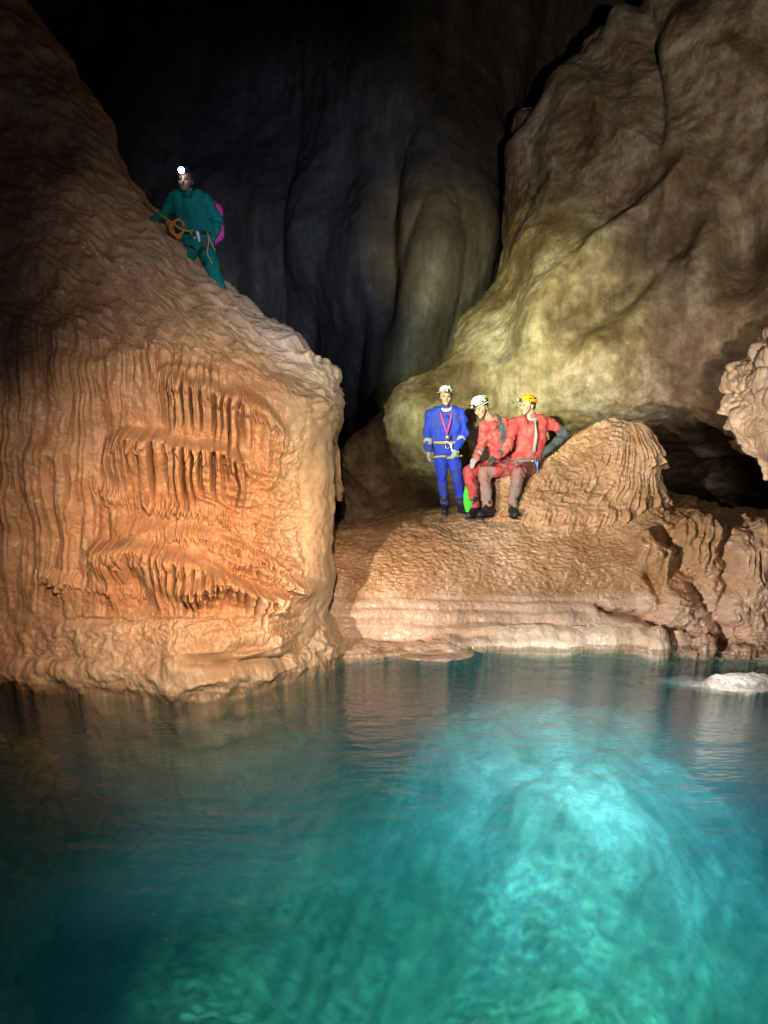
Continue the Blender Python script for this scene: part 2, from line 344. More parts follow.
GP = ledge()
_gx = GP.reshape(-1, 3)
def ground_z(X, Y):
    d = (_gx[:, 0] - X) ** 2 + (_gx[:, 1] - Y) ** 2; return float(_gx[np.argmin(d), 2])

# ------------------------------------------------------------------ ring lofts (mounds, boulders, hanging stone)
def rings(levels, n, m, power=2.4):   # level = (cx, cy, z, left, right, front, back, anchor_y)
    L = crom(np.array(levels, float), n, 0)
    a = np.linspace(0, 2 * math.pi, m, endpoint=False)
    ca, sa = np.cos(a), np.sin(a)
    ex = np.sign(ca) * np.abs(ca) ** (2 / power); ey = np.sign(sa) * np.abs(sa) ** (2 / power)
    P = np.zeros((n, m, 3))
    P[..., 0] = L[:, 0:1] + np.where(ex > 0, L[:, 4:5], L[:, 3:4]) * ex
    P[..., 1] = L[:, 1:2] + np.where(ey > 0, L[:, 6:7], L[:, 5:6]) * ey
    P[..., 2] = L[:, 2:3]
    return P, a[None, :] + 0 * P[..., 2], L[:, 7:8] + 0 * P[..., 2]
def ring_normals(P):
    du = np.gradient(P, axis=0); dv = (np.roll(P, -1, 1) - np.roll(P, 1, 1))
    Nn = np.cross(dv, du); Nn /= np.maximum(np.linalg.norm(Nn, axis=-1, keepdims=True), 1e-9)
    c = P.mean(axis=1, keepdims=True); s = np.sign(((P - c) * Nn).sum(-1).mean()); return Nn * s
def lev(pxl, pxr, py, d, fr, bk, cxp=None):
    a = at(pxl, py, d); b = at(pxr, py, d); c = (a + b) / 2 if cxp is None else at(cxp, py, d)
    return (c[0], d, c[2], c[0] - a[0], b[0] - c[0], fr, bk, py)

def mound():
    d = 10.0
    L = [lev(452,650,612,d,.98,.9,565), lev(456,648,596,d,.94,.9,565), lev(458,648,570,d,.9,.9,570), lev(474,647,535,d,.68,.9,578),
         lev(484,647,505,d,.54,.85,590), lev(490,648,487,d,.44,.8,603), lev(500,648,474,d,.40,.7,606), lev(546,648,464,d,.37,.6,610),
         lev(562,647,450,d,.34,.5,612), lev(576,645,437,d,.28,.4,616), lev(592,641,426,d,.2,.3,618), lev(606,634,420,d,.1,.15,620), lev(619,621,418,d,.01,.01,620)]
    P, a, y = rings(L, 520, 1000)
    X = P[..., 0]
    front = np.clip(-np.sin(a), 0, 1)
    D = 0.07 * fbm(P, 1.6, 3) + 0.03 * fbm(P, 5, 3)
    right = np.clip(np.cos(a - 5.9), 0, 1) ** 2
    xa = a * 100
    D += 0.05 * right * band(y, 424, 600, 12) * (0.4 + ribs(xa, y, 7, 1.2))
    for i, (ly, te) in enumerate(((446, 16), (470, 40), (505, 20), (552, 34))):
        lx = np.array([0, 628.4]); D += 0.11 * tier(xa, y + 12 * perlin(xa / 30, y / 80, i), lx, np.array([ly, ly]), 20, te, 6, 3.0 + i, -20, 640) * (0.25 + right)
    D += 0.05 * tier(xa, y, np.array([0, 628]), np.array([585., 585.]), 12, 12, 5, 7.7, -20, 640)
    ce = 1 - np.abs(perlin(P[..., 0] * 9, P[..., 1] * 9, P[..., 2] * 14) + 0.4 * perlin(P[..., 0] * 4, P[..., 1] * 4, P[..., 2] * 6)) * 2
    D += 0.018 * ce * (1 - 0.6 * right)
    D += 0.006 * fbm(P, 26, 3)
    P = P + ring_normals(P) * D[..., None]
    o = mesh_obj('flowstone_mound', P, grid_faces(P.shape[0], P.shape[1], True), M_mound)
    tag(o, 'rounded tan flowstone mound with pitted surface that the red-suited cavers sit on', 'flowstone')
    return P
MP = mound()

# ------------------------------------------------------------------ right wall
def right_wall():
    rows = []
    def R(lst):
        r = [C(*t) for t in lst]; e = r[0]
        rows.append([off(e, 0.9, 3.2, 0, -60, 0), off(e, 0.25, 0.9, 0, -15, 0)] + r)
    R([(352,560,13.4),(420,560,13.2),(480,560,12.9),(550,560,13.5),(630,560,13.4),(700,560,15),(770,560,14),(900,560,11)])
    R([(345,505,13.3),(410,505,13.1),(480,505,12.8),(550,505,13.3),(630,505,13.3),(700,510,15),(770,505,14),(900,510,11)])
    R([(350,470,13.15),(408,468,12.85),(470,462,12.5),(545,460,12.4),(630,462,12.6),(700,466,13.4),(770,456,12.4),(900,470,10)])
    R([(366,438,12.8),(415,430,12.4),(480,420,12.0),(555,415,11.7),(630,415,11.4),(700,425,11.1),(770,420,10.4),(900,420,9)])
    R([(410,402,13.0),(445,388,12.5),(500,372,12.0),(565,360,11.6),(640,350,11.2),(705,345,10.8),(780,340,10.2),(900,340,9)])
    R([(462,345,13.4),(490,325,12.8),(535,305,12.2),(590,290,11.8),(650,280,11.3),(710,275,10.8),(785,270,10.2),(900,260,9)])
    R([(500,290,13.8),(522,265,13.1),(555,240,12.6),(605,225,12.0),(655,215,11.6),(715,205,11.1),(790,200,10.4),(900,190,9)])
    R([(505,225,14.2),(528,205,13.4),(562,180,12.8),(610,165,12.3),(660,150,11.8),(720,140,11.4),(795,130,10.6),(900,110,9)])
    R([(513,165,14.4),(538,148,13.8),(572,128,13.2),(618,108,12.9),(668,90,12.2),(725,70,11.6),(800,55,10.8),(900,30,9)])
    R([(545,108,14.4),(566,96,14.1),(594,80,13.8),(630,60,13.2),(676,40,12.4),(730,15,11.8),(800,0,11),(900,-30,9)])
    R([(592,58,14.8),(606,48,14.5),(622,38,14.2),(650,15,13.6),(690,-5,12.8),(740,-30,12),(810,-50,11),(900,-80,9)])
    R([(650,12,15.0),(660,0,14.8),(672,-10,14.5),(690,-30,14),(715,-50,13.2),(755,-80,12.4),(820,-110,11.4),(900,-150,9)])
    R([(668,-90,16),(680,-90,15.5),(695,-95,15),(710,-110,14.5),(740,-130,13.6),(780,-150,12.8),(840,-180,11.6),(900,-220,9)])
    P, x, y = patch(rows, 560, 560)
    D = 0.36 * fbm(P, 0.36, 2) + 0.16 * (1 - 2 * np.abs(perlin(P[..., 0] * .55 + .3 * P[..., 2], P[..., 1] * .5, P[..., 2] * .4))) + 0.04 * fbm(P, 1.3, 3) + 0.03 * fbm(P, 3.5, 4) * sst(-.2, .5, fbm(P, .8, 2, off=4.))
    # pale diagonal ribs and recesses of the face
    D += 0.35 * np.exp(-((y - (300 - 0.95 * (x - 560))) / 22.0) ** 2) * band(x, 540, 690, 20)
    D -= 0.30 * np.exp(-((y - (330 - 0.9 * (x - 590))) / 18.0) ** 2) * band(x, 560, 700, 24)
    D -= 0.5 * blob(x, y, 740, 250, 26, 60)
    D += 0.3 * blob(x, y, 610, 105, 40, 30)
    D -= 0.28 * np.exp(-((x - (655 + 0.1 * (y - 100))) / 9.0) ** 2) * (1 - sst(130, 180, y))
    D += 0.018 * np.abs(fbm(P, 4.5, 4)) + 0.04 * fbm(P, 2.2, 3) * sst(-.3, .5, fbm(P, .7, 2, off=2.))
    D -= 0.35 * blob(x, y, 477, 402, 22, 16)
    D += 0.22 * blob(x, y, 430, 408, 40, 20)
    D += 0.2 * (perlin(x / 34 + 0.3 * y / 34, y / 150, 9.0)) * (1 - sst(330, 420, y))
    P = displace(P, D)
    o = mesh_obj('cave_wall', P, grid_faces(*P.shape[:2]), M_wall); tag(o, kind='structure')
    return P
right_wall()

def back_wall():
    rows = []
    cols = [-500, -250, -50, 100, 200, 280, 330, 380, 430, 480, 540, 640, 800]
    dd = [12, 14, 16, 17.5, 18, 18, 17.2, 16.4, 16, 16.6, 18, 19, 20]
    for y, dz in ((640, 0), (560, 0), (480, .2), (400, .2), (320, 0), (240, .1), (160, .8), (80, 1.6), (0, 2.0), (-100, 1), (-250, -2), (-500, -7)):
        rows.append([C(x, y, max(3, d + dz)) for x, d in zip(cols, dd)])
    rows.append([off([0, 0, 0, 0, 0], a, -2, 12, c, -700) for a, c in zip(np.linspace(-14, 14, 13), cols)])
    P, x, y = patch(rows, 380, 420)
    D = 0.6 * fbm(P * np.array([1, 1, .5]), 0.3, 2) + 0.12 * fbm(P * np.array([1, 1, .5]), 1.1, 3)
    fold = np.abs(perlin(x / 55 + 0.15 * y / 55, y / 260, 2.0))
    D += 0.55 * fold * (1 - sst(420, 500, y)) * sst(-100, 60, y)
    D += 0.6 * blob(x, y, 320, 240, 34, 60) + 0.3 * blob(x, y, 455, 240, 40, 80)
    D -= 0.5 * blob(x, y, 385, 260, 14, 110)
    D += 0.03 * np.abs(fbm(P, 3, 3))
    P = displace(P, D)
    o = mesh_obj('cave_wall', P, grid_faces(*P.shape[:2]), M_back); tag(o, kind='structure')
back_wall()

# a low rock bulge in the dark behind the ledge, left of the standing caver
def lump(name, levels, n, m, mat, amp, freq, label, cat, power=2.2, knob=0.0, group=None):
    P, a, y = rings(levels, n, m, power)
    D = amp * fbm(P, freq, 4) + knob * np.abs(fbm(P, freq * 3, 3))
    P = P + ring_normals(P) * D[..., None]
    o = mesh_obj(name, P, grid_faces(P.shape[0], P.shape[1], True), mat)
    attr(o, 'pale', np.ones(P.shape[:2])); return tag(o, label, cat, group)
lump('boulder', [lev(362,440,540,11.6,.5,.5), lev(364,436,528,11.6,.5,.5), lev(372,428,518,11.6,.4,.4), lev(386,416,511,11.6,.25,.25), lev(400,402,508,11.6,.01,.01)],
     80, 160, M_wall, 0.07, 2.5, 'low dark boulder in the shade behind the ledge, left of the blue-suited caver', 'boulder')
lump('boulder', [lev(512,532,185,15.2,.3,.3), lev(511,534,165,15.2,.3,.3), lev(512,536,140,15.2,.32,.3), lev(514,538,120,15.2,.3,.3), lev(520,535,111,15.2,.14,.14), lev(527,529,109,15.2,.01,.01)],
     60, 120, M_wall, 0.06, 2.5, 'dim grey rock knob jutting from the left edge of the high right wall', 'rock')
# boulder in the water
c0 = atz(738, 686, 0)
def lz(xl, xr, z, fr, bk, cx=0.0): return (c0[0] + cx, c0[1] + 3.4 * max(0, -z - .02), z, xl, xr, fr, bk, 0)   # runs back under water to the bank
lump('boulder', [lz(.3,.5,-.7,.2,.2), lz(.32,.5,-.3,.2,.2), lz(.33,.6,-.06,.19,.2), lz(.34,.64,.0,.2,.22), lz(.31,.56,.04,.18,.18), lz(.24,.36,.08,.12,.12), lz(.12,.12,.1,.05,.06), lz(.01,.01,.102,.01,.01)],
     110, 220, M_pale, 0.03, 3.2, 'pale flat boulder breaking the water surface near the right shore', 'boulder', 2.2, 0.012)
c1 = atz(436, 655, 0)
def l1(xl, xr, z, fr, bk): return (c1[0], c1[1] + .05 + 3.8 * max(0, -z - .02), z, xl, xr, fr, bk, 0)
lump('rock_slab', [l1(.40,.40,-.5,.2,.3), l1(.44,.44,-.03,.26,.3), l1(.40,.42,.05,.2,.3), l1(.28,.3,.10,.12,.25), l1(.1,.12,.12,.05,.1), l1(.01,.01,.122,.01,.01)],
     80, 200, M_ledge, 0.03, 3.5, 'low pinkish rock slab at the waterline in front of the ledge', 'rock')

# hanging flowstone at the right edge
def hanging():
    d = 7.4
    L = [lev(840,1010,250,d,.5,1.2,920), lev(815,1010,300,d,.55,1.2,910), lev(786,1010,328,d,.62,1.2,890), lev(772,1010,350,d,.65,1.2,880), lev(754,1010,375,d,.65,1.1,870), lev(744,1005,405,d,.62,1.0,865),
         lev(743,1000,430,d,.58,.9,865), lev(750,990,443,d,.5,.8,865), lev(757,975,458,d,.42,.6,865), lev(768,960,478,d,.3,.45,865), lev(795,930,500,d,.16,.2,865), lev(858,866,506,d,.01,.01,862)]
    P, a, y = rings(L, 420, 800, 2.2)
    xa = a * 60
    D = 0.07 * fbm(P, 2.2, 3) + 0.13 * np.abs(fbm(P, 3.2, 2)) + 0.03 * np.abs(fbm(P, 9, 2)) + 0.008 * fbm(P, 18, 2) - 0.07
    for i, ly in enumerate((345, 365, 385, 402)):
        D += 0.07 * tier(xa, y + 9 * perlin(xa / 9, y / 90, i + 3), np.array([0., 380]), np.array([ly, ly * 1.]), 16, 22, 5.2, 2.0 + i, -20, 400)
    D += 0.13 * band(y, 405, 490, 10) * (ribs(xa, y, 5.5, 3.7) - .2)
    P = P + ring_normals(P) * D[..., None]
    o = mesh_obj('hanging_flowstone', P, grid_faces(P.shape[0], P.shape[1], True), M_pale2)
    tag(o, 'knobbly pink hanging flowstone with drip tips at the right edge, above the water', 'flowstone')
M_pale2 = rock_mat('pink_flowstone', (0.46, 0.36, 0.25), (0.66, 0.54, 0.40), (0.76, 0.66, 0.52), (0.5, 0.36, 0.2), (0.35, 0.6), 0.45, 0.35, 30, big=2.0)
hanging()

# ------------------------------------------------------------------ lake
def lake_bed():
    n, m = 420, 420
    X, Y = np.meshgrid(np.linspace(-9, 9, m), np.linspace(-2, 12.5, n))
    P = np.stack([X, Y, 0 * X], -1)
    z = -2.2 + 0.25 * fbm(P, 0.5, 3)
    z += 0.5 * sst(8.2, 9.2, Y + 0.5 * fbm(P, .7, 2))
    z += 1.15 * np.exp(-(np.hypot((X - 2.0) / 2.1, (Y - 8.3) / 2.0)) ** 3)          # pale silt bank
    z += 0.75 * np.exp(-(np.hypot((X - 0.7) / 1.4, (Y - 4.0) / 1.1)) ** 2)
    z -= 1.2 * np.exp(-(((X - 0.0) / 1.1) ** 2 + ((Y - 6.9) / 1.2) ** 2))
    z -= 1.0 * np.exp(-(((X - 3.4) / 0.9) ** 2 + ((Y - 5.2) / 1.6) ** 2))
    near = 1 - sst(4.5, 6.5, Y)
    z += (0.10 + 0.10 * near) * np.abs(fbm(P, 1.8, 4)) + (0.04 + .06 * near) * np.abs(fbm(P, 5, 3)) - .05
    P[..., 2] = np.minimum(z, -0.18 - .1 * np.abs(fbm(P, 2, 2)))
    o = mesh_obj('lake_bed', P, grid_faces(n, m), M_bed); tag(o, kind='structure')
lake_bed()
def bank():   # submerged bank of the near left shore, one tip above water at the frame edge
    ctr = [(-3.6, 7.2, -1.2, .8), (-3.45, 6.2, -.35, .75), (-3.42, 5.7, .2, .6), (-3.2, 5.0, -.5, .6), (-2.95, 4.2, -.8, .6), (-2.5, 3.4, -.8, .6), (-2.05, 2.8, -.12, .62), (-1.75, 1.7, -.1, .7)]
    A = crom(np.array(ctr), 300, 0); n, m = 300, 240
    a = np.linspace(0, 2 * math.pi, m, endpoint=False)
    P = np.zeros((n, m, 3))
    P[..., 0] = A[:, 0:1] + A[:, 3:4] * np.cos(a); P[..., 1] = A[:, 1:2] + 0.2 * np.cos(a)
    P[..., 2] = A[:, 2:3] - .5 + np.where(np.sin(a) > 0, .5, 2.0) * np.sin(a)
    D = 0.22 * fbm(P, 1.6, 4) + 0.08 * np.abs(fbm(P, 5, 3))
    P = P + ring_normals(P) * D[..., None]
    o = mesh_obj('rock_bank', P, grid_faces(n, m, True), M_bank)
    tag(o, 'mossy green submerged rock bank along the near left edge of the pool', 'rock')
bank()

def water():
    m = bpy.data.materials.new('clear_turquoise_water'); m.use_nodes = True; nt = m.node_tree; nt.nodes.clear()
    out = N(nt, 'ShaderNodeOutputMaterial')
    tr = N(nt, 'ShaderNodeBsdfTransparent'); gl = N(nt, 'ShaderNodeBsdfGlossy'); gl.inputs['Roughness'].default_value = 0.08
    lw = N(nt, 'ShaderNodeLayerWeight'); lw.inputs['Blend'].default_value = 0.5
    fp = N(nt, 'ShaderNodeMath', operation='POWER'); fp.inputs[1].default_value = 5.0; nt.links.new(lw.outputs['Facing'], fp.inputs[0])
    fr = N(nt, 'ShaderNodeMath', operation='MULTIPLY_ADD'); fr.inputs[1].default_value = 0.95; fr.inputs[2].default_value = 0.02; nt.links.new(fp.outputs[0], fr.inputs[0])
    v = mapping(nt, (1, 2.2, 1))
    h1 = noise(nt, v, 2.4, 3, 0.5); h2 = noise(nt, v, 11, 3, 0.55)
    mm = N(nt, 'ShaderNodeMath', operation='MULTIPLY_ADD'); mm.inputs[1].default_value = 0.4
    nt.links.new(h2, mm.inputs[0]); nt.links.new(h1, mm.inputs[2])
    bp = N(nt, 'ShaderNodeBump'); bp.inputs['Strength'].default_value = 0.45; bp.inputs['Distance'].default_value = 0.07
    nt.links.new(mm.outputs[0], bp.inputs['Height'])
    nt.links.new(bp.outputs[0], gl.inputs['Normal']); nt.links.new(bp.outputs[0], lw.inputs['Normal'])
    mx = N(nt, 'ShaderNodeMixShader'); nt.links.new(fr.outputs[0], mx.inputs[0]); nt.links.new(tr.outputs[0], mx.inputs[1]); nt.links.new(gl.outputs[0], mx.inputs[2])
    nt.links.new(mx.outputs[0], out.inputs['Surface'])
    ab = N(nt, 'ShaderNodeVolumeAbsorption'); ab.inputs['Color'].default_value = (0.0, 0.62, 0.76, 1); ab.inputs['Density'].default_value = 0.58
    sc = N(nt, 'ShaderNodeVolumeScatter'); sc.inputs['Color'].default_value = (0.15, 0.85, 1.0, 1); sc.inputs['Density'].default_value = 0.10
    ad = N(nt, 'ShaderNodeAddShader'); nt.links.new(ab.outputs[0], ad.inputs[0]); nt.links.new(sc.outputs[0], ad.inputs[1])
    nt.links.new(ad.outputs[0], out.inputs['Volume'])
    x0, x1, y0, y1, z0 = -8.5, 8.5, -1.5, 12.0, -4.0
    V = [(x0,y0,z0),(x1,y0,z0),(x1,y1,z0),(x0,y1,z0),(x0,y0,0),(x1,y0,0),(x1,y1,0),(x0,y1,0)]
    Fc = [(0,3,2,1),(4,5,6,7),(0,1,5,4),(1,2,6,5),(2,3,7,6),(3,0,4,7)]
    o = mesh_obj('water', V, Fc, m, smooth=False); tag(o, kind='structure')
water()

def spot(name, loc, target, power, col, angle, blend=0.6, size=0.08):
    l = bpy.data.lights.new(name, 'SPOT'); l.energy = power; l.color = col; l.spot_size = math.radians(angle); l.spot_blend = blend; l.shadow_soft_size = size
    o = bpy.data.objects.new(name, l); COL.objects.link(o); o.location = loc
    o.rotation_euler = (Vector(target) - Vector(loc)).to_track_quat('-Z', 'Y').to_euler(); return o
def point(name, loc, power, col, size=0.05):
    l = bpy.data.lights.new(name, 'POINT'); l.energy = power; l.color = col; l.shadow_soft_size = size
    o = bpy.data.objects.new(name, l); COL.objects.link(o); o.location = loc; return o

# ------------------------------------------------------------------ people
def cloth_mat(name, col, mud=(0.22, 0.15, 0.09), amount=0.3, rough=0.8):
    m, nt, b, out = newmat(name); v = mapping(nt)
    n1 = noise(nt, v, 4.5, 9, 0.74, 0.8); n2 = noise(nt, v, 60, 3, 0.6)
    c = mix(nt, ramp(nt, n1, [(0.62 - 0.3 * amount, 0.0), (0.86 - 0.3 * amount, 0.85)]), col, mud)
    at_ = N(nt, 'ShaderNodeAttribute'); at_.attribute_name = 'mud'
    mm = N(nt, 'ShaderNodeMath', operation='MULTIPLY'); nt.links.new(at_.outputs['Fac'], mm.inputs[0])
    nt.links.new(ramp(nt, n1, [(0.3, 0.55), (0.6, 1.0)]), mm.inputs[1])
    at2 = N(nt, 'ShaderNodeAttribute'); at2.attribute_name = 'patch'
    c = mix(nt, at2.outputs['Fac'], c, (0.075, 0.10, 0.11))
    c = mix(nt, mm.outputs[0], c, mud)
    c = mix(nt, 0.4, c, ramp(nt, n2, [(0.3, 0.65), (0.7, 1.15)]), 'MULTIPLY')
    nt.links.new(c, b.inputs['Base Color']); b.inputs['Roughness'].default_value = rough; b.inputs['Specular IOR Level'].default_value = 0.25
    bp = N(nt, 'ShaderNodeBump'); bp.inputs['Strength'].default_value = 0.4; bp.inputs['Distance'].default_value = 0.012
    nt.links.new(noise(nt, v, 22, 4, 0.6, 0.5), bp.inputs['Height']); nt.links.new(bp.outputs[0], b.inputs['Normal'])
    return m
def plain(name, col, rough=0.5, metal=0.0, emit=0.0, var=0.25):
    m, nt, b, out = newmat(name); v = mapping(nt)
    c = mix(nt, var, col, ramp(nt, noise(nt, v, 40, 4), [(0.3, [x * 0.5 for x in col]), (0.7, [min(1, x * 1.3) for x in col])]))
    nt.links.new(c, b.inputs['Base Color']); b.inputs['Roughness'].default_value = rough; b.inputs['Metallic'].default_value = metal
    if emit: b.inputs['Emission Color'].default_value = (0.8, 0.9, 1, 1); b.inputs['Emission Strength'].default_value = emit
    return m
M_skin = plain('skin', (0.42, 0.25, 0.18), 0.55)
M_eye = plain('eye', (0.03, 0.025, 0.02), 0.2); M_lip = plain('lips', (0.36, 0.13, 0.11), 0.5); M_hair = plain('dark_hair', (0.03, 0.02, 0.015), 0.6)
M_blue = cloth_mat('blue_fabric', (0.015, 0.045, 0.55), (0.06, 0.065, 0.13), 0.6)
M_red = cloth_mat('red_fabric', (0.48, 0.05, 0.06), (0.29, 0.25, 0.21), 0.55)
M_teal = cloth_mat('teal_fabric', (0.0, 0.16, 0.13), (0.05, 0.10, 0.07), 0.1)
M_glove_grey = cloth_mat('grey_rubber', (0.32, 0.37, 0.37), (0.25, 0.2, 0.15), 0.2, 0.6)
M_glove_dark = cloth_mat('dark_rubber', (0.06, 0.08, 0.09), (0.2, 0.16, 0.12), 0.2, 0.6)
M_boot = cloth_mat('black_rubber', (0.025, 0.027, 0.035), (0.16, 0.13, 0.11), 0.3, 0.5)
M_strap = plain('grey_webbing', (0.2, 0.2, 0.2), 0.8); M_yellow = plain('yellow_webbing', (0.36, 0.29, 0.12), 0.8)
M_metal = plain('bare_metal', (0.7, 0.72, 0.75), 0.3, 0.9); M_black = plain('black_plastic', (0.02, 0.02, 0.022), 0.4)
M_white_h = plain('white_shell', (0.72, 0.76, 0.74), 0.35); M_orange_h = plain('orange_shell', (0.85, 0.34, 0.02), 0.35)
M_mint_h = plain('pale_shell', (0.62, 0.76, 0.72), 0.35)
M_lens = plain('lit_lens', (0.9, 0.95, 1.0), 0.2, emit=30); M_glass = plain('lamp_glass', (0.5, 0.55, 0.6), 0.1)
M_pink = plain('pink_webbing', (0.7, 0.05, 0.3), 0.7); M_orange = plain('orange_cord', (0.75, 0.25, 0.03), 0.7)
M_green = cloth_mat('bright_green_fabric', (0.08, 0.62, 0.05), (0.1, 0.3, 0.06), 0.05); M_rope = plain('olive_rope', (0.3, 0.3, 0.08), 0.8)
M_collar = plain('pale_shirt', (0.6, 0.6, 0.62), 0.8); M_blue_h = plain('dark_blue_shell', (0.03, 0.06, 0.2), 0.4); M_bluemetal = plain('blue_anodised_metal', (0.05, 0.25, 0.6), 0.3, 0.6)

class MB:                                   # collects closed solids, returns vertex / face lists
    def __init__(s): s.v = []; s.f = []
    def _ring(s, c, ax, r, n, e1=None, k=(1, 1)):
        ax = ax / (np.linalg.norm(ax) + 1e-9)
        if e1 is None:
            e1 = np.cross(ax, [0, 0, 1.0]);
            if np.linalg.norm(e1) < 0.1: e1 = np.cross(ax, [1.0, 0, 0])
        e1 = e1 - ax * (e1 @ ax); e1 = e1 / np.linalg.norm(e1); e2 = np.cross(ax, e1)
        b = len(s.v)
        for i in range(n):
            t = 2 * math.pi * i / n; s.v.append(c + e1 * (r * k[0] * math.cos(t)) + e2 * (r * k[1] * math.sin(t)))
        return b
    def loft(s, cs, rs, n=14, e1=None, k=(1, 1), axes=None):
        cs = [np.asarray(c, float) for c in cs]; bs = []
        for i, (c, r) in enumerate(zip(cs, rs)):
            ax = axes[i] if axes is not None else cs[min(i + 1, len(cs) - 1)] - cs[max(i - 1, 0)]
            bs.append(s._ring(c, ax, r, n, e1, k))
        for a, b in zip(bs, bs[1:]):
            for i in range(n): j = (i + 1) % n; s.f.append((a + i, a + j, b + j, b + i))
        ca = len(s.v); s.v.append(cs[0]); s.v.append(cs[-1])
        for i in range(n):
            j = (i + 1) % n; s.f.append((ca, bs[0] + j, bs[0] + i)); s.f.append((ca + 1, bs[-1] + i, bs[-1] + j))
    def cap(s, p, q, r0, r1, n=14, k=(1, 1), e1=None):      # tapered capsule
        p = np.asarray(p, float); q = np.asarray(q, float); d = q - p; L = np.linalg.norm(d) + 1e-6; d = d / L
        cs, rs = [], []
        for t in (-88, -65, -40, -18): cs.append(p + d * (r0 * math.sin(math.radians(t)))); rs.append(r0 * math.cos(math.radians(t)))
        for t in (0, .25, .5, .75, 1): cs.append(p + d * (L * t)); rs.append(r0 + (r1 - r0) * t)
        for t in (18, 40, 65, 88): cs.append(q + d * (r1 * math.sin(math.radians(t)))); rs.append(r1 * math.cos(math.radians(t)))
        s.loft(cs, rs, n, e1, k, [d] * len(cs))
    def ell(s, c, R, fr):                    # ellipsoid, fr = (right, fwd, up)
        c = np.asarray(c, float); n, m = 10, 16; cs, ks = [], []
        b0 = len(s.v)
        for i in range(n):
            t = math.pi * (i + .5) / n - math.pi / 2
            for j in range(m):
                a = 2 * math.pi * j / m
                s.v.append(c + fr[0] * (R[0] * math.cos(t) * math.cos(a)) + fr[1] * (R[1] * math.cos(t) * math.sin(a)) + fr[2] * (R[2] * math.sin(t)))
        for i in range(n - 1):
            for j in range(m):
                j2 = (j + 1) % m; s.f.append((b0 + i * m + j, b0 + i * m + j2, b0 + (i + 1) * m + j2, b0 + (i + 1) * m + j))
        t0 = len(s.v); s.v.append(c - fr[2] * R[2]); s.v.append(c + fr[2] * R[2])
        for j in range(m):
            j2 = (j + 1) % m; s.f.append((t0, b0 + j2, b0 + j)); s.f.append((t0 + 1, b0 + (n - 1) * m + j, b0 + (n - 1) * m + j2))
    def box(s, c, R, fr):
        c = np.asarray(c, float); b = len(s.v)
        for z in (-1, 1):
            for y in (-1, 1):
                for x in (-1, 1): s.v.append(c + fr[0] * R[0] * x + fr[1] * R[1] * y + fr[2] * R[2] * z)
        for f in ((0,2,3,1),(4,5,7,6),(0,1,5,4),(2,6,7,3),(0,4,6,2),(1,3,7,5)): s.f.append(tuple(b + i for i in f))
    def tube(s, pts, r, n=8):
        pts = [np.asarray(p, float) for p in pts]; s.loft(pts, [r] * len(pts), n)
    def build(s, name, mat, parent=None, origin=None, voxel=None, smooth=2, fold=0.0, seed=0.0, bevel=0.0):
        o0 = np.asarray(origin if origin is not None else np.mean(s.v, axis=0), float)
        me = bpy.data.meshes.new(name); me.from_pydata([tuple(np.asarray(v) - o0) for v in s.v], [], s.f); me.update()
        o = bpy.data.objects.new(name, me); COL.objects.link(o)
        if voxel or bevel:
            if voxel:
                md = o.modifiers.new('r', 'REMESH'); md.mode = 'VOXEL'; md.voxel_size = voxel
                sm = o.modifiers.new('s', 'SMOOTH'); sm.iterations = smooth; sm.factor = 0.5
            if bevel:
                bv = o.modifiers.new('b', 'BEVEL'); bv.width = bevel; bv.segments = 2
            bpy.context.view_layer.update()
            ev = o.evaluated_get(bpy.context.evaluated_depsgraph_get())
            nm = bpy.data.meshes.new_from_object(ev); o.modifiers.clear(); o.data = nm; bpy.data.meshes.remove(me); nm.name = name; me = nm
            if fold:
                k = len(me.vertices); A = np.empty(k * 3, np.float32); me.vertices.foreach_get('co', A); A = A.reshape(-1, 3)
                Nn = np.empty(k * 3, np.float32); me.vertices.foreach_get('normal', Nn); Nn = Nn.reshape(-1, 3)
                w = A + 0.05 * np.stack([fbm(A, 4, 2, off=seed), fbm(A, 4, 2, off=seed + 9), 0 * A[:, 0]], -1)
                q = w[:, 2] + 0.55 * np.sin(seed) * w[:, 0] + .9 * fbm(A, 2.2, 2, off=seed + 3)
                D = fold * (0.9 * (1 - np.abs(perlin(w[:, 0] * 5 + seed, w[:, 1] * 5, q * 9)) * 2.4) * sst(-.25, .5, fbm(A, 3, 2, off=seed + 5)) + 0.9 * fbm(A, 9, 3, off=seed))
                me.vertices.foreach_set('co', (A + Nn * D[:, None]).ravel())
        me.polygons.foreach_set('use_smooth', np.ones(len(me.polygons), bool)); me.update()
        me.materials.clear(); me.materials.append(mat)
        if parent is not None: o.parent = parent; o.location = Vector(o0) - wloc(parent)
        else: o.location = o0
        return o
def unit(v): v = np.asarray(v, float); return v / np.linalg.norm(v)
def world_verts(o):
    k = len(o.data.vertices); A = np.empty(k * 3, np.float32); o.data.vertices.foreach_get('co', A); b = wloc(o)
    return A.reshape(-1, 3) + np.array(b)
def segd(V, p, q):
    p = np.asarray(p); q = np.asarray(q); d = q - p; t = np.clip(((V - p) @ d) / (d @ d), 0, 1); return np.linalg.norm(V - p - t[:, None] * d, axis=1), t

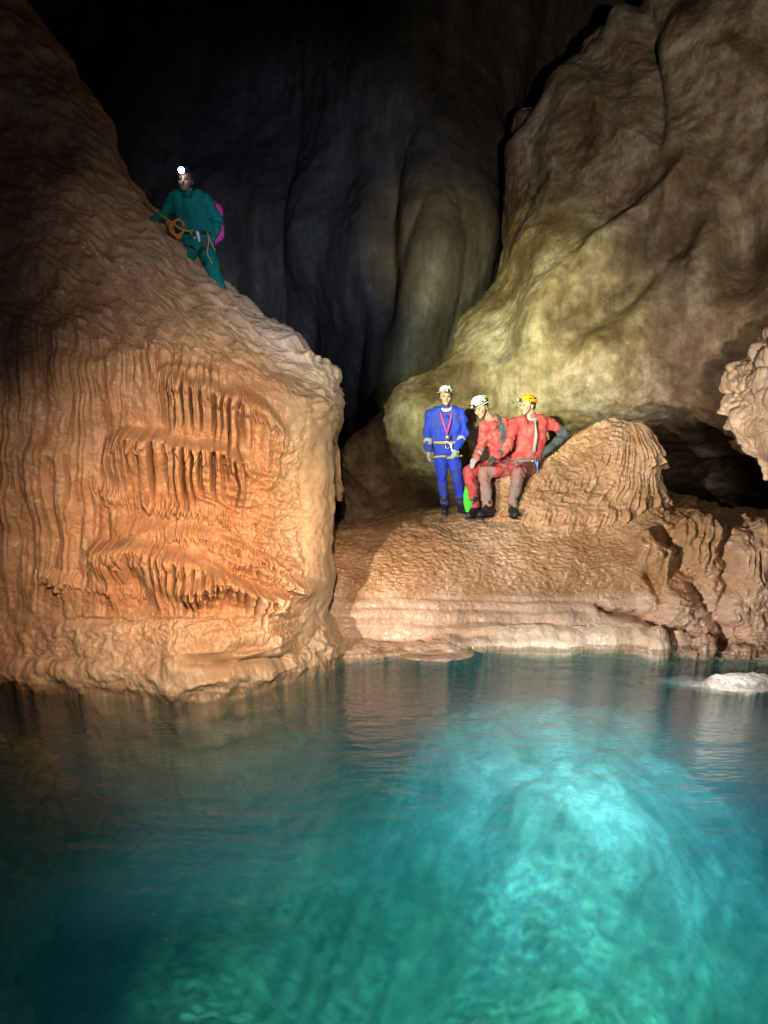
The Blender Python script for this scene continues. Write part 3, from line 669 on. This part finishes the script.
def hand(mb, wr, d, nrm, side, sc=1.0, curl=0.5, grow=0.0):   # d along the hand, nrm out of the back of the hand, side +1/-1 thumb side
    d = unit(d); nrm = unit(nrm - d * (nrm @ d)); s_ = np.cross(d, nrm) * side
    g = grow
    for k in (-1.2, -.4, .4, 1.2):
        mb.cap(wr, wr + d * .085 * sc + s_ * (.018 * k * sc), .020 * sc + g, .015 * sc + g, 8)
    for k, L in ((1.35, .068), (.45, .078), (-.45, .073), (-1.35, .056)):
        a = wr + d * .09 * sc + s_ * (.0175 * k * sc)
        b = a + unit(d - nrm * curl * .6) * L * .5 * sc; c = b + unit(d - nrm * curl * 1.7) * L * .5 * sc
        mb.cap(a, b, .0098 * sc + g, .009 * sc + g, 8); mb.cap(b, c, .009 * sc + g, .0078 * sc + g, 8)
    a = wr + d * .025 * sc + s_ * .024 * sc; b = a + unit(d * .75 + s_ * .8 - nrm * .25) * .042 * sc; c = b + unit(d + s_ * .1 - nrm * .5) * .033 * sc
    mb.cap(a, b, .014 * sc + g, .0115 * sc + g, 8); mb.cap(b, c, .0115 * sc + g, .009 * sc + g, 8)

def person(J, face, up, label, suit, helmet_mat, glove_mat, hands, opts):
    """J: joints in world space (his own right/left as R/L)"""
    J = {k: np.asarray(v, float) for k, v in J.items()}
    f = unit(face); u = unit(np.asarray(up, float)); u = unit(u - f * (u @ f)); r = np.cross(f, u); fr = (r, f, u)
    hc = J['head']; mid_sh = (J['shR'] + J['shL']) / 2; mid_hip = (J['hipR'] + J['hipL']) / 2
    tup = unit(mid_sh - mid_hip); tr = unit(J['shR'] - J['shL']); tf = unit(np.cross(tup, tr))
    origin = (J['toeR'] + J['toeL']) / 2; origin[2] = min(J['toeR'][2], J['toeL'][2]) - .04
    # body: one continuous surface
    b = MB()
    b.ell(hc + u * .028 - f * .008, (.076, .095, .095), fr); b.ell(hc - u * .045 + f * .026, (.056, .066, .07), fr); b.ell(hc - u * .095 + f * .062, (.026, .026, .022), fr)
    b.cap(hc + u * .012 + f * .086, hc - u * .026 + f * .112, .010, .0155, 8); b.cap(hc + u * .026 + r * .04 + f * .078, hc + u * .026 - r * .04 + f * .078, .013, .013, 8)
    for sg in (-1, 1):
        b.ell(hc + r * (.077 * sg) - f * .012 - u * .008, (.011, .02, .033), fr)
        b.ell(hc - u * .022 + f * .062 + r * (.042 * sg), (.022, .022, .022), fr)
    b.cap(hc - u * .05 - f * .02, mid_sh + tup * .01, .055, .062)
    b.cap(J['shR'], J['shL'], .055, .055); b.cap(J['shR'] * .8 + J['shL'] * .2, J['hipR'], .085, .08); b.cap(J['shL'] * .8 + J['shR'] * .2, J['hipL'], .085, .08)
    b.cap(mid_sh - tup * .1, mid_hip, .10, .10)
    for s in 'RL':
        b.cap(J['sh' + s], J['el' + s], .046, .038); b.cap(J['el' + s], J['wr' + s], .037, .026)
        b.cap(J['hip' + s], J['kn' + s], .078, .052); b.cap(J['kn' + s], J['an' + s], .05, .036); b.cap(J['an' + s] - np.array([0, 0, .02]), J['toe' + s], .032, .024)
        hd, hn = hands[s]; hand(b, J['wr' + s], np.asarray(hd, float), np.asarray(hn, float), 1 if s == 'R' else -1, .95)
    p = b.build('person', M_skin, None, origin, .0085, 2)
    tag(p, label, 'person', opts.get('group', 'cavers around the pool'))
    for sg in (-1, 1):
        e = MB(); e.ell(hc + r * (.031 * sg) + f * .088 + u * .006, (.013, .009, .008), fr); e.build('eye', M_eye, p)
    e = MB(); e.cap(hc - u * .055 + f * .089 + r * .02, hc - u * .055 + f * .089 - r * .02, .0065, .0065, 8); e.build('mouth', M_lip, p)
    h = MB()
    for sg in (-1, 1):
        h.ell(hc + r * (.066 * sg) + u * .03 - f * .035, (.017, .05, .055), fr)
        h.cap(hc + r * (.048 * sg) + f * .086 + u * .027, hc + r * (.018 * sg) + f * .096 + u * .03, .005, .006, 6)
    h.ell(hc - f * .07 + u * .0, (.06, .034, .07), fr); h.build('hair', M_hair, p, voxel=.007)
    # suit
    c = MB()
    c.cap(J['shR'], J['shL'], .074, .074); c.cap(J['shR'] * .78 + J['shL'] * .22, J['hipR'], .108, .108); c.cap(J['shL'] * .78 + J['shR'] * .22, J['hipL'], .108, .108)
    c.cap(mid_sh - tup * .1 + tf * .01, mid_hip, .128, .122); c.cap(mid_sh + tup * .0, mid_sh + tup * .075, .088, .07)
    for s in 'RL':
        c.cap(J['sh' + s], J['el' + s], .072, .06); c.cap(J['el' + s], J['wr' + s], .062, .048)
        sl = opts.get('slim', 1.0); c.cap(J['hip' + s], J['kn' + s], .106 * sl, .08 * sl); k2 = J['an' + s] * .9 + J['kn' + s] * .1; c.cap(J['kn' + s], k2, .078 * sl, .066 * sl)
    su = c.build('coverall', suit, p, voxel=.013, smooth=2, fold=opts.get('fold', .019), seed=opts.get('seed', 0.))
    V = world_verts(su); mud = np.zeros(len(V)); pa = np.zeros(len(V))
    for s in 'RL':
        d, t = segd(V, J['kn' + s], J['an' + s]); o_, t2 = segd(V, J['hip' + s], J['kn' + s])
        mud = np.maximum(mud, opts.get('mud', .6) * (d < .12) * sst(opts.get('mud0', .1), opts.get('mud0', .1) + .35, t + .25 * fbm(V, 6, 2)) * (d <= o_ + .02))
    for (ja, jb, t0, t1, rad) in opts.get('patches', ()):
        d, t = segd(V, J[ja], J[jb]); pa = np.maximum(pa, sst(rad, rad - .012, d) * (t >= t0) * (t <= t1))
    for (ja, rad) in opts.get('mud_at', ()):
        d = np.linalg.norm(V - J[ja], axis=1); mud = np.maximum(mud, .85 * sst(rad, rad * .6, d))
    attr(su, 'mud', mud); attr(su, 'patch', pa)
    cl = MB(); nb = mid_sh + tup * .07 + f * .01
    ring = [nb + tr * (.075 * math.cos(a)) + tf * (.075 * math.sin(a)) + tup * (.012 - .035 * math.sin(a)) for a in np.linspace(0, 2 * math.pi, 20)]
    cl.tube(ring, .022, 8); cl.build('collar', opts.get('collar', M_collar), p, voxel=.009)
    # gloves and boots
    for s in 'RL':
        hd, hn = hands[s]; g = MB(); hand(g, J['wr' + s], np.asarray(hd, float), np.asarray(hn, float), 1 if s == 'R' else -1, 1.0, .5, .0035)
        cuff = J['wr' + s] + (J['el' + s] - J['wr' + s]) * opts.get('cuff', .35); g.cap(cuff, J['wr' + s], .057 if opts.get('cuff', .35) < .4 else .066, .036)
        gl = g.build('glove', opts.get('gloveL', glove_mat) if s == 'L' else glove_mat, p, voxel=.0065, smooth=1)
        bt = MB(); an = J['an' + s]; to = J['toe' + s]; hdg = to - an; hdg[2] = 0; hdg = unit(hdg); zz = np.array([0, 0, 1.0])
        heel = np.array([an[0], an[1], to[2]]) - hdg * .05; sd = np.cross(hdg, zz)
        bt.cap(an + (J['kn' + s] - an) * .27, an, .07, .054); bt.cap(heel, to, .043, .045); bt.cap(an, to - hdg * .05, .05, .042); bt.cap(heel + zz * .03, an, .05, .052)
        bo = bt.build('boot', M_boot, p, voxel=.011, smooth=2)
        so = MB(); L = np.linalg.norm((to - heel)[:2]) / 2 + .045; cc = (heel + to) / 2 - zz * .045; so.box(cc, (.045, L, .012), (sd, unit(to - heel), np.cross(sd, unit(to - heel)))); so.build('sole', M_black, bo, bevel=.01)
    # helmet
    hb = hc + u * .055 - f * .004; R = (.099, .122, .098); P = []; n, m = 20, 48
    for i in range(n):
        t = math.radians(90 * i / (n - 1)) * .985
        for j in range(m):
            a = 2 * math.pi * j / m; w = 1 + .03 * (math.cos(a * 2) ** 8) * math.sin(t * 2) + .02 * max(0, math.cos(a - math.pi / 2)) ** 3 * math.cos(t)
            flare = .010 * max(0, 1 - t / .18)
            P.append(hb + r * ((R[0] * w + flare) * math.cos(t) * math.cos(a)) + f * ((R[1] * w + flare) * math.cos(t) * math.sin(a)) + u * (R[2] * math.sin(t) - .012 * math.cos(a + math.pi / 2) * math.cos(t)))
    P = np.array(P).reshape(n, m, 3); inner = hb + (P - hb) * .93; Q = np.concatenate([inner[::-1], P], 0)
    hm = mesh_obj('helmet', Q, grid_faces(2 * n, m, True), helmet_mat, p, origin=hb)
    rd = MB()
    for k in (-.45, 0, .45):
        rd.tube([hb + r * (R[0] * k * 1.0) + f * (R[1] * math.cos(t) * .97) + u * (R[2] * math.sin(t) * (1 - .12 * abs(k)) * 1.0 + .002) for t in np.linspace(.45, 2.6, 14)], .0075, 6)
    rd.build('helmet_ridge', helmet_mat, hm)
    for sg in (-1, 1):
        for k in (-.35, .25): vt = MB(); vt.ell(hb + r * (R[0] * .86 * sg) + f * (R[1] * k) + u * (R[2] * .42), (.010, .026, .011), fr); vt.build('vent', M_black, hm)
    lp = MB(); lc = hb + f * (R[1] + .022) + u * .028; lp.box(lc, (.034, .018, .022), fr); lamp = lp.build('headlamp', M_black, hm, bevel=.006)
    ln = MB(); ln.cap(lc + f * .014, lc + f * .02, opts.get('lens_r', .017), opts.get('lens_r', .017), 12); ln.build('lens', opts.get('lens', M_glass), lamp)
    st = MB(); st.tube([hb + r * (R[0] * 1.03 * math.cos(a)) + f * (R[1] * 1.03 * math.sin(a)) + u * .02 for a in np.linspace(0, 2 * math.pi, 26)], .009, 6); st.build('lamp_strap', opts.get('band', M_black), hm)
    cs = MB()
    for sg in (-1, 1): cs.tube([hb + r * (.09 * sg) + f * .02, hc + r * (.079 * sg) + f * .03 - u * .04, hc + r * (.03 * sg) + f * .066 - u * .112, hc + f * .075 - u * .118], .006, 6)
    cs.build('chin_strap', M_black, hm)
    # harness
    hs = MB(); wc = mid_hip + tup * .10
    hs.tube([wc + tr * (.182 * math.cos(a)) + tf * (.148 * math.sin(a)) for a in np.linspace(0, 2 * math.pi, 26)], .021, 8)
    for s in 'RL':
        ax = unit(J['kn' + s] - J['hip' + s]); e1 = unit(np.cross(ax, [.3, .5, 1])); e2 = np.cross(ax, e1); q = J['hip' + s] + ax * .1
        hs.tube([q + e1 * (.112 * math.cos(a)) + e2 * (.112 * math.sin(a)) for a in np.linspace(0, 2 * math.pi, 20)], .016, 6)
    ha = hs.build('harness', opts.get('harness', M_yellow), p)
    bk = wc + tf * .165
    cr = MB(); cr.tube([bk + tr * (.028 * math.cos(a)) + tup * (.05 * math.sin(a) - .03) + tf * .012 for a in np.linspace(0, 2 * math.pi, 16)], .007, 6); cr.build('carabiner', M_metal, ha)
    cr = MB(); cr.cap(bk + tf * .02 - tr * .05 - tup * .02, bk + tf * .02 - tr * .055 - tup * .11, .02, .014, 10); cr.build('descender', opts.get('gear', M_bluemetal), ha)
    return p, dict(fr=fr, tup=tup, tr=tr, tf=tf, mid_sh=mid_sh, mid_hip=mid_hip, wc=wc, bk=bk, helmet=hm, harness=ha, lamp=lc, hb=hb)

_gp = GP[::2, ::2].reshape(-1, 3); _rel = _gp - CAM
_dz = _rel[:, 1] * cp - _rel[:, 2] * sp; _u = 384 + F * _rel[:, 0] / _dz; _v = 512 - F * (_rel[:, 1] * sp + _rel[:, 2] * cp) / _dz
def ground_at(px, py, zoff=0.05):
    d = np.hypot(_u - px, _v - py); k = np.where(d < max(2.5, d.min() + .5))[0]; k = k[np.argmin(_gp[k, 1])]
    p = _gp[k].copy(); p[2] += zoff; return p
def hat(px, py, d, toe): return at(px, py, d)
DN = np.array([0, 0, -1.0]); CAMD = np.array([0, -1.0, 0])

# standing caver in blue
d = ground_at(444, 513)[1]
B = dict(head=at(445.5,397,d), shR=at(431,414,d), shL=at(460,414,d), elR=at(427.5,434,d-.02), elL=at(464.5,434,d+.02), wrR=at(428.5,450,d-.1), wrL=at(456.5,447,d-.15),
         hipR=at(440.5,450,d), hipL=at(452.5,450,d), knR=at(442,480,d-.06), knL=at(457.5,479,d-.04), anR=at(445,505,d), anL=at(462,504,d+.05))
B['toeR'] = B['anR'] + np.array([-.02, -.17, -.07]); B['toeL'] = B['anL'] + np.array([.05, -.16, -.07])
p, I = person(B, (.04, -1, -.05), (0, 0, 1), 'standing caver in a blue suit and white helmet with pale grey gloves', M_blue, M_white_h, M_glove_grey,
    dict(R=((-.05, -.1, -1), (-1, -.3, 0)), L=((-.3, -.25, -1), (.5, -1, .1))), dict(mud=.75, mud0=.5, seed=1.0, cuff=.55, slim=.9, fold=.019, collar=M_collar, harness=M_yellow, gear=M_metal, band=M_black))
ln = MB()
for sg in (-1, 1): ln.tube([I['mid_sh'] + I['tr'] * (.075 * sg) + I['tup'] * .06 + I['tf'] * .05, I['mid_sh'] + I['tr'] * (.06 * sg) - I['tup'] * .06 + I['tf'] * .145, I['mid_sh'] - I['tup'] * .27 + I['tf'] * .175], .012, 8)
la = ln.build('lanyard', M_pink, p)
ln = MB(); c = I['mid_sh'] - I['tup'] * .31 + I['tf'] * .185; ln.cap(c, c + I['tf'] * .012, .038, .038, 16); ln.build('metal_disc', M_metal, la)

# seated caver looking down, white helmet
d = ground_at(472, 521)[1]
A = dict(head=at(481,408,d-.16), shR=at(485,427,d-.08), shL=at(505,425,d+.12), elR=at(482,446,d+.02), elL=at(504,447,d+.08), wrR=at(477,457,d-.16), wrL=at(499.5,426,d-.02),
         hipR=at(501,464,d+.22), hipL=at(510,465,d+.38), knR=at(469.5,472,d-.05), knL=at(486,474,d+.1), anR=at(474.5,508,d+.0), anL=at(483,508,d+.15))
A['toeR'] = A['anR'] + np.array([-.09, -.15, -.08]); A['toeL'] = A['anL'] + np.array([-.08, -.14, -.08])
p, I2 = person(A, (-.62, -.62, -.42), (-.2, -.1, 1), 'seated caver in a red suit and white helmet looking down, one gloved hand raised', M_red, M_mint_h, M_glove_grey,
    dict(R=((-.5, -.3, -.7), (-.3, -.6, .8)), L=((-.15, -.1, 1), (.6, -.9, .1))), dict(mud=.1, seed=3.0, cuff=.3, gloveL=M_glove_dark, collar=M_red, harness=M_strap, patches=(('elL', 'wrL', 0, 1, .085),)))

# seated caver with the orange helmet
e = ground_at(512, 521)[1]
O = dict(head=at(528,406,e+.22), shR=at(515,424,e+.16), shL=at(547,422,e+.3), elR=at(508,446,e+.02), elL=at(566,434,e+.34), wrR=at(497,457,e-.06), wrL=at(545,452,e+.22),
         hipR=at(520,467,e+.24), hipL=at(533,467,e+.24), knR=at(484,472,e+.06), knL=at(517.5,473,e-.14), anR=at(488,507,e+.0), anL=at(512.5,507,e-.0))
O['toeR'] = O['anR'] + np.array([-.12, -.13, -.08]); O['toeL'] = O['anL'] + np.array([.0, -.18, -.08])
p, I3 = person(O, (-.88, -.45, -.05), (.05, 0, 1), 'seated caver in a red suit and orange helmet turned to the left, elbow out', M_red, M_orange_h, M_glove_dark,
    dict(R=((-.7, -.5, -.4), (-.2, -.5, .9)), L=((-.8, -.1, -.35), (.2, -1, .2))), dict(mud=1.0, mud0=-.2, seed=5.0, cuff=.3, collar=M_glove_grey, harness=M_strap, band=M_orange_h,
        patches=(('elL', 'wrL', .0, 1, .085), ('shL', 'elL', .55, 1, .085)), mud_at=(('knR', .17), ('knL', .10))))
zp = MB(); q0 = I3['mid_sh'] + I3['tf'] * .125 + I3['tup'] * .03; zp.tube([q0, q0 - I3['tup'] * .18 + I3['tf'] * .03, q0 - I3['tup'] * .4 + I3['tf'] * .03], .024, 8); zp.build('front_flap', M_glove_grey, p)

# green bag between the seated cavers' legs
bp_ = at(467.5, 497, d - .02)
g = MB(); g.loft([bp_ + np.array([0.0, 0, .2]), bp_ + np.array([0, 0, .17]), bp_ + np.array([.005, 0, .05]), bp_ + np.array([.02, 0, -.1]), bp_ + np.array([.02, 0, -.2])], [.012, .03, .062, .066, .04], 12, np.array([1., 0, 0]), (1, .6))
go = g.build('bag', M_green, None, bp_ + np.array([0, 0, -.2]), voxel=.012, fold=.008)
tag(go, 'small bright green bag hanging beside the shins of the caver in the white helmet', 'bag')
g = MB(); g.tube([bp_ + np.array([0, 0, .19]), bp_ + np.array([-.03, -.02, .26]), bp_ + np.array([.0, -.01, .3])], .008, 6); g.build('bag_strap', M_green, go)

# caver on the slope of the big flowstone
d = 8.95
T = dict(head=at(185,181,d-.08), shR=at(173,200,d), shL=at(205,199,d+.02), elR=at(163,216,d-.03), elL=at(218,220,d+.1), wrR=at(153,221,d-.1), wrL=at(213,238,d-.04),
         hipR=at(190,244,d), hipL=at(205,245,d), knR=at(186,266,d-.1), knL=at(214,272,d-.08), anR=at(192,296,d+.1), anL=at(225,301,d+.02))
T['toeR'] = T['anR'] + np.array([-.05, -.17, -.07]); T['toeL'] = T['anL'] + np.array([.05, -.17, -.07])
p, I4 = person(T, (.02, -1, -.12), (0, 0, 1), 'caver in a teal suit with lit headlamp standing on top of the big flowstone slope', M_teal, M_blue_h, M_glove_dark,
    dict(R=((-.8, -.3, -.25), (-.2, -.3, 1)), L=((-.5, -.5, -.5), (.5, -1, .2))), dict(mud=.1, seed=8.0, cuff=.3, collar=M_teal, harness=M_black, gear=M_white_h, lens=M_lens, lens_r=.034))
c = MB(); q = I4['bk'] + I4['tr'] * .17
for k in range(4): c.tube([q + I4['tr'] * ((.05 + .012 * k) * math.cos(a)) + I4['tf'] * (.02 * k - .02) + np.array([0, 0, (.11 - .01 * k) * math.sin(a) + .04]) for a in np.linspace(0, 2 * math.pi, 18)], .009, 6)
c.build('cord_coil', M_orange, I4['harness'])
c = MB(); q = I4['bk'] - I4['tr'] * .16
c.tube([q, q + np.array([.02, -.01, -.12]), q + np.array([-.01, 0, -.25]), q + np.array([.05, 0, -.36])], .009, 6); c.tube([q, q + np.array([.05, -.01, -.15]), q + np.array([.09, 0, -.22])], .009, 6); c.build('rope_tail', M_yellow, I4['harness'])
pk = MB(); q = at(217, 222, d + .16); pk.cap(q + np.array([0, 0, .13]), q - np.array([0, 0, .13]), .085, .10, 14, (1, .8)); pk.cap(q + np.array([-.1, .03, .16]), q + np.array([-.1, .03, -.16]), .11, .12, 14)
bo = pk.build('backpack', M_pink, None, q - np.array([0, 0, .23]), voxel=.014, fold=.008); tag(bo, 'pink caving pack on the back of the teal-suited caver', 'backpack')
pk = MB(); pk.tube([q + np.array([0, -.06, .16]), q + np.array([.02, -.11, 0]), q + np.array([0, -.07, -.18])], .014, 6); pk.build('pack_strap', M_black, bo)
ro = MB(); ro.tube([at(143,203,9.0), at(158,213,8.9), at(172,223,d-.2), at(182,230,d-.24), I4['bk']], .013, 8)
tag(ro.build('rope', M_rope), 'olive hand rope running from the dark rock to the harness of the teal caver', 'rope')
hl = I4['lamp'] + I4['fr'][1] * .06; spot('headlamp_light', tuple(hl), tuple(hl + I4['fr'][1] - np.array([0, 0, .15])), 25, (.75, .85, 1), 120, .8, .02)


# ------------------------------------------------------------------ lamps of the party, plus unseen fill lights added per area
spot('hand_lamp', (-0.2, 1.0, 3.5), at(215, 570, 7.3), 2300, (1.0, 0.70, 0.48), 47, 1.0, 0.04)
spot('orange_fill', (1.4, 1.6, 2.0), at(212, 545, 7.3), 1700, (1.0, 0.44, 0.16), 27, 1.0, 0.04)  # unseen orange spot added to warm the core of the left flowstone
spot('dome_lamp', (2.0, 0.8, 2.6), at(290, 410, 8), 850, (1.0, 0.86, 0.58), 28, 1.0, 0.04)
spot('slope_fill', (0.6, 0.2, 3.2), at(205, 312, 8.5), 650, (1.0, 0.88, 0.80), 27, 1.0, 0.04)  # added fill that brightens the teal caver and the slope around him
spot('side_lamp', (-3.6, 1.6, 1.0), at(615, 590, 9), 3800, (1.0, 0.80, 0.66), 40, 0.5, 0.05)
spot('chest_lamp', (-1.9, 0.3, 4.2), at(500, 348, 12), 14000, (0.92, 1.0, 0.56), 25, 1.0, 0.05)
spot('people_fill', (-1.9, 0.3, 2.9), at(545, 455, 10), 2700, (1.0, 0.98, 0.9), 21, 0.8, 0.05)  # unseen spot added to brighten the cavers on the ledge
spot('upper_wall_fill', (0.9, -0.3, 2.4), at(680, 190, 12), 3300, (1.0, 0.86, 0.76), 46, 1.0, 0.05)  # wide fill added to lift the high right wall
spot('back_wall_fill', (1.6, 0.5, 2.6), at(315, 240, 16), 4600, (0.46, 0.58, 1.0), 30, 1.0, 0.05)  # extra bluish spot added to brighten the back wall
spot('olive_fill', (1.6, 0.6, 2.7), at(435, 245, 16), 7500, (1.0, 0.84, 0.34), 13, 1.0, 0.05)  # unseen spot put in to tint part of the back wall olive
spot('pool_fill', (1.7, 2.0, 7.5), atz(612, 718), 17500, (0.88, 1.0, 0.97), 26, 1.0, 0.5)  # unseen spot high over the pool, added for the glow in the water
npl = spot('near_pool_fill', (0.8, 0.2, 4.6), atz(565, 1000), 6500, (0.9, 1.0, 0.5), 44, 1.0, 0.02)  # added spot above the camera that lights the near lake bed
spot('left_water_fill', (-0.6, 0.2, 3.6), atz(200, 900), 300, (0.8, 0.95, 1.0), 60, 1.0, 0.1)  # weak broad spot added over the left water
l = bpy.data.lights.new('camera_fill', 'AREA'); l.energy = 22; l.color = (1, .85, .75); l.size = 1.2  # soft area fill added behind the camera to lift the shadows
o = bpy.data.objects.new('camera_fill', l); COL.objects.link(o); o.location = (0.2, -0.6, 3.0); o.rotation_euler = (math.pi / 2, 0, 0)

npl.data.use_nodes = True; nt = npl.data.node_tree; em = nt.nodes['Emission']
tc = N(nt, 'ShaderNodeTexCoord'); mp = N(nt, 'ShaderNodeMapping'); mp.inputs['Scale'].default_value = (1.0, 1.6, 1.0); nt.links.new(tc.outputs['Normal'], mp.inputs[0])
v1 = N(nt, 'ShaderNodeTexNoise'); v1.inputs['Scale'].default_value = 26; v1.inputs['Detail'].default_value = 1.5; v1.inputs['Distortion'].default_value = 1.4; nt.links.new(mp.outputs[0], v1.inputs['Vector'])
sb = N(nt, 'ShaderNodeMath', operation='SUBTRACT'); sb.inputs[1].default_value = 0.5; nt.links.new(v1.outputs['Fac'], sb.inputs[0])
ab = N(nt, 'ShaderNodeMath', operation='ABSOLUTE'); nt.links.new(sb.outputs[0], ab.inputs[0])
rp = ramp(nt, ab.outputs[0], [(0.0, 4.4), (0.03, 1.3), (0.09, 0.22)]); nt.links.new(rp, em.inputs['Strength'])  # ripple pattern built into the spot in place of real caustics
w = bpy.data.worlds.new('World'); S.world = w; w.use_nodes = True
bg = w.node_tree.nodes['Background']; bg.inputs[0].default_value = (0.3, 0.27, 0.75, 1); bg.inputs[1].default_value = 0.018

S.view_settings.view_transform = 'Standard'; S.view_settings.look = 'None'; S.view_settings.exposure = 0; S.view_settings.gamma = 1
cy = S.cycles; cy.use_denoising = True; cy.max_bounces = 6; cy.volume_bounces = 1; cy.transparent_max_bounces = 8
cy.caustics_reflective = False; cy.caustics_refractive = False; cy.sample_clamp_indirect = 4
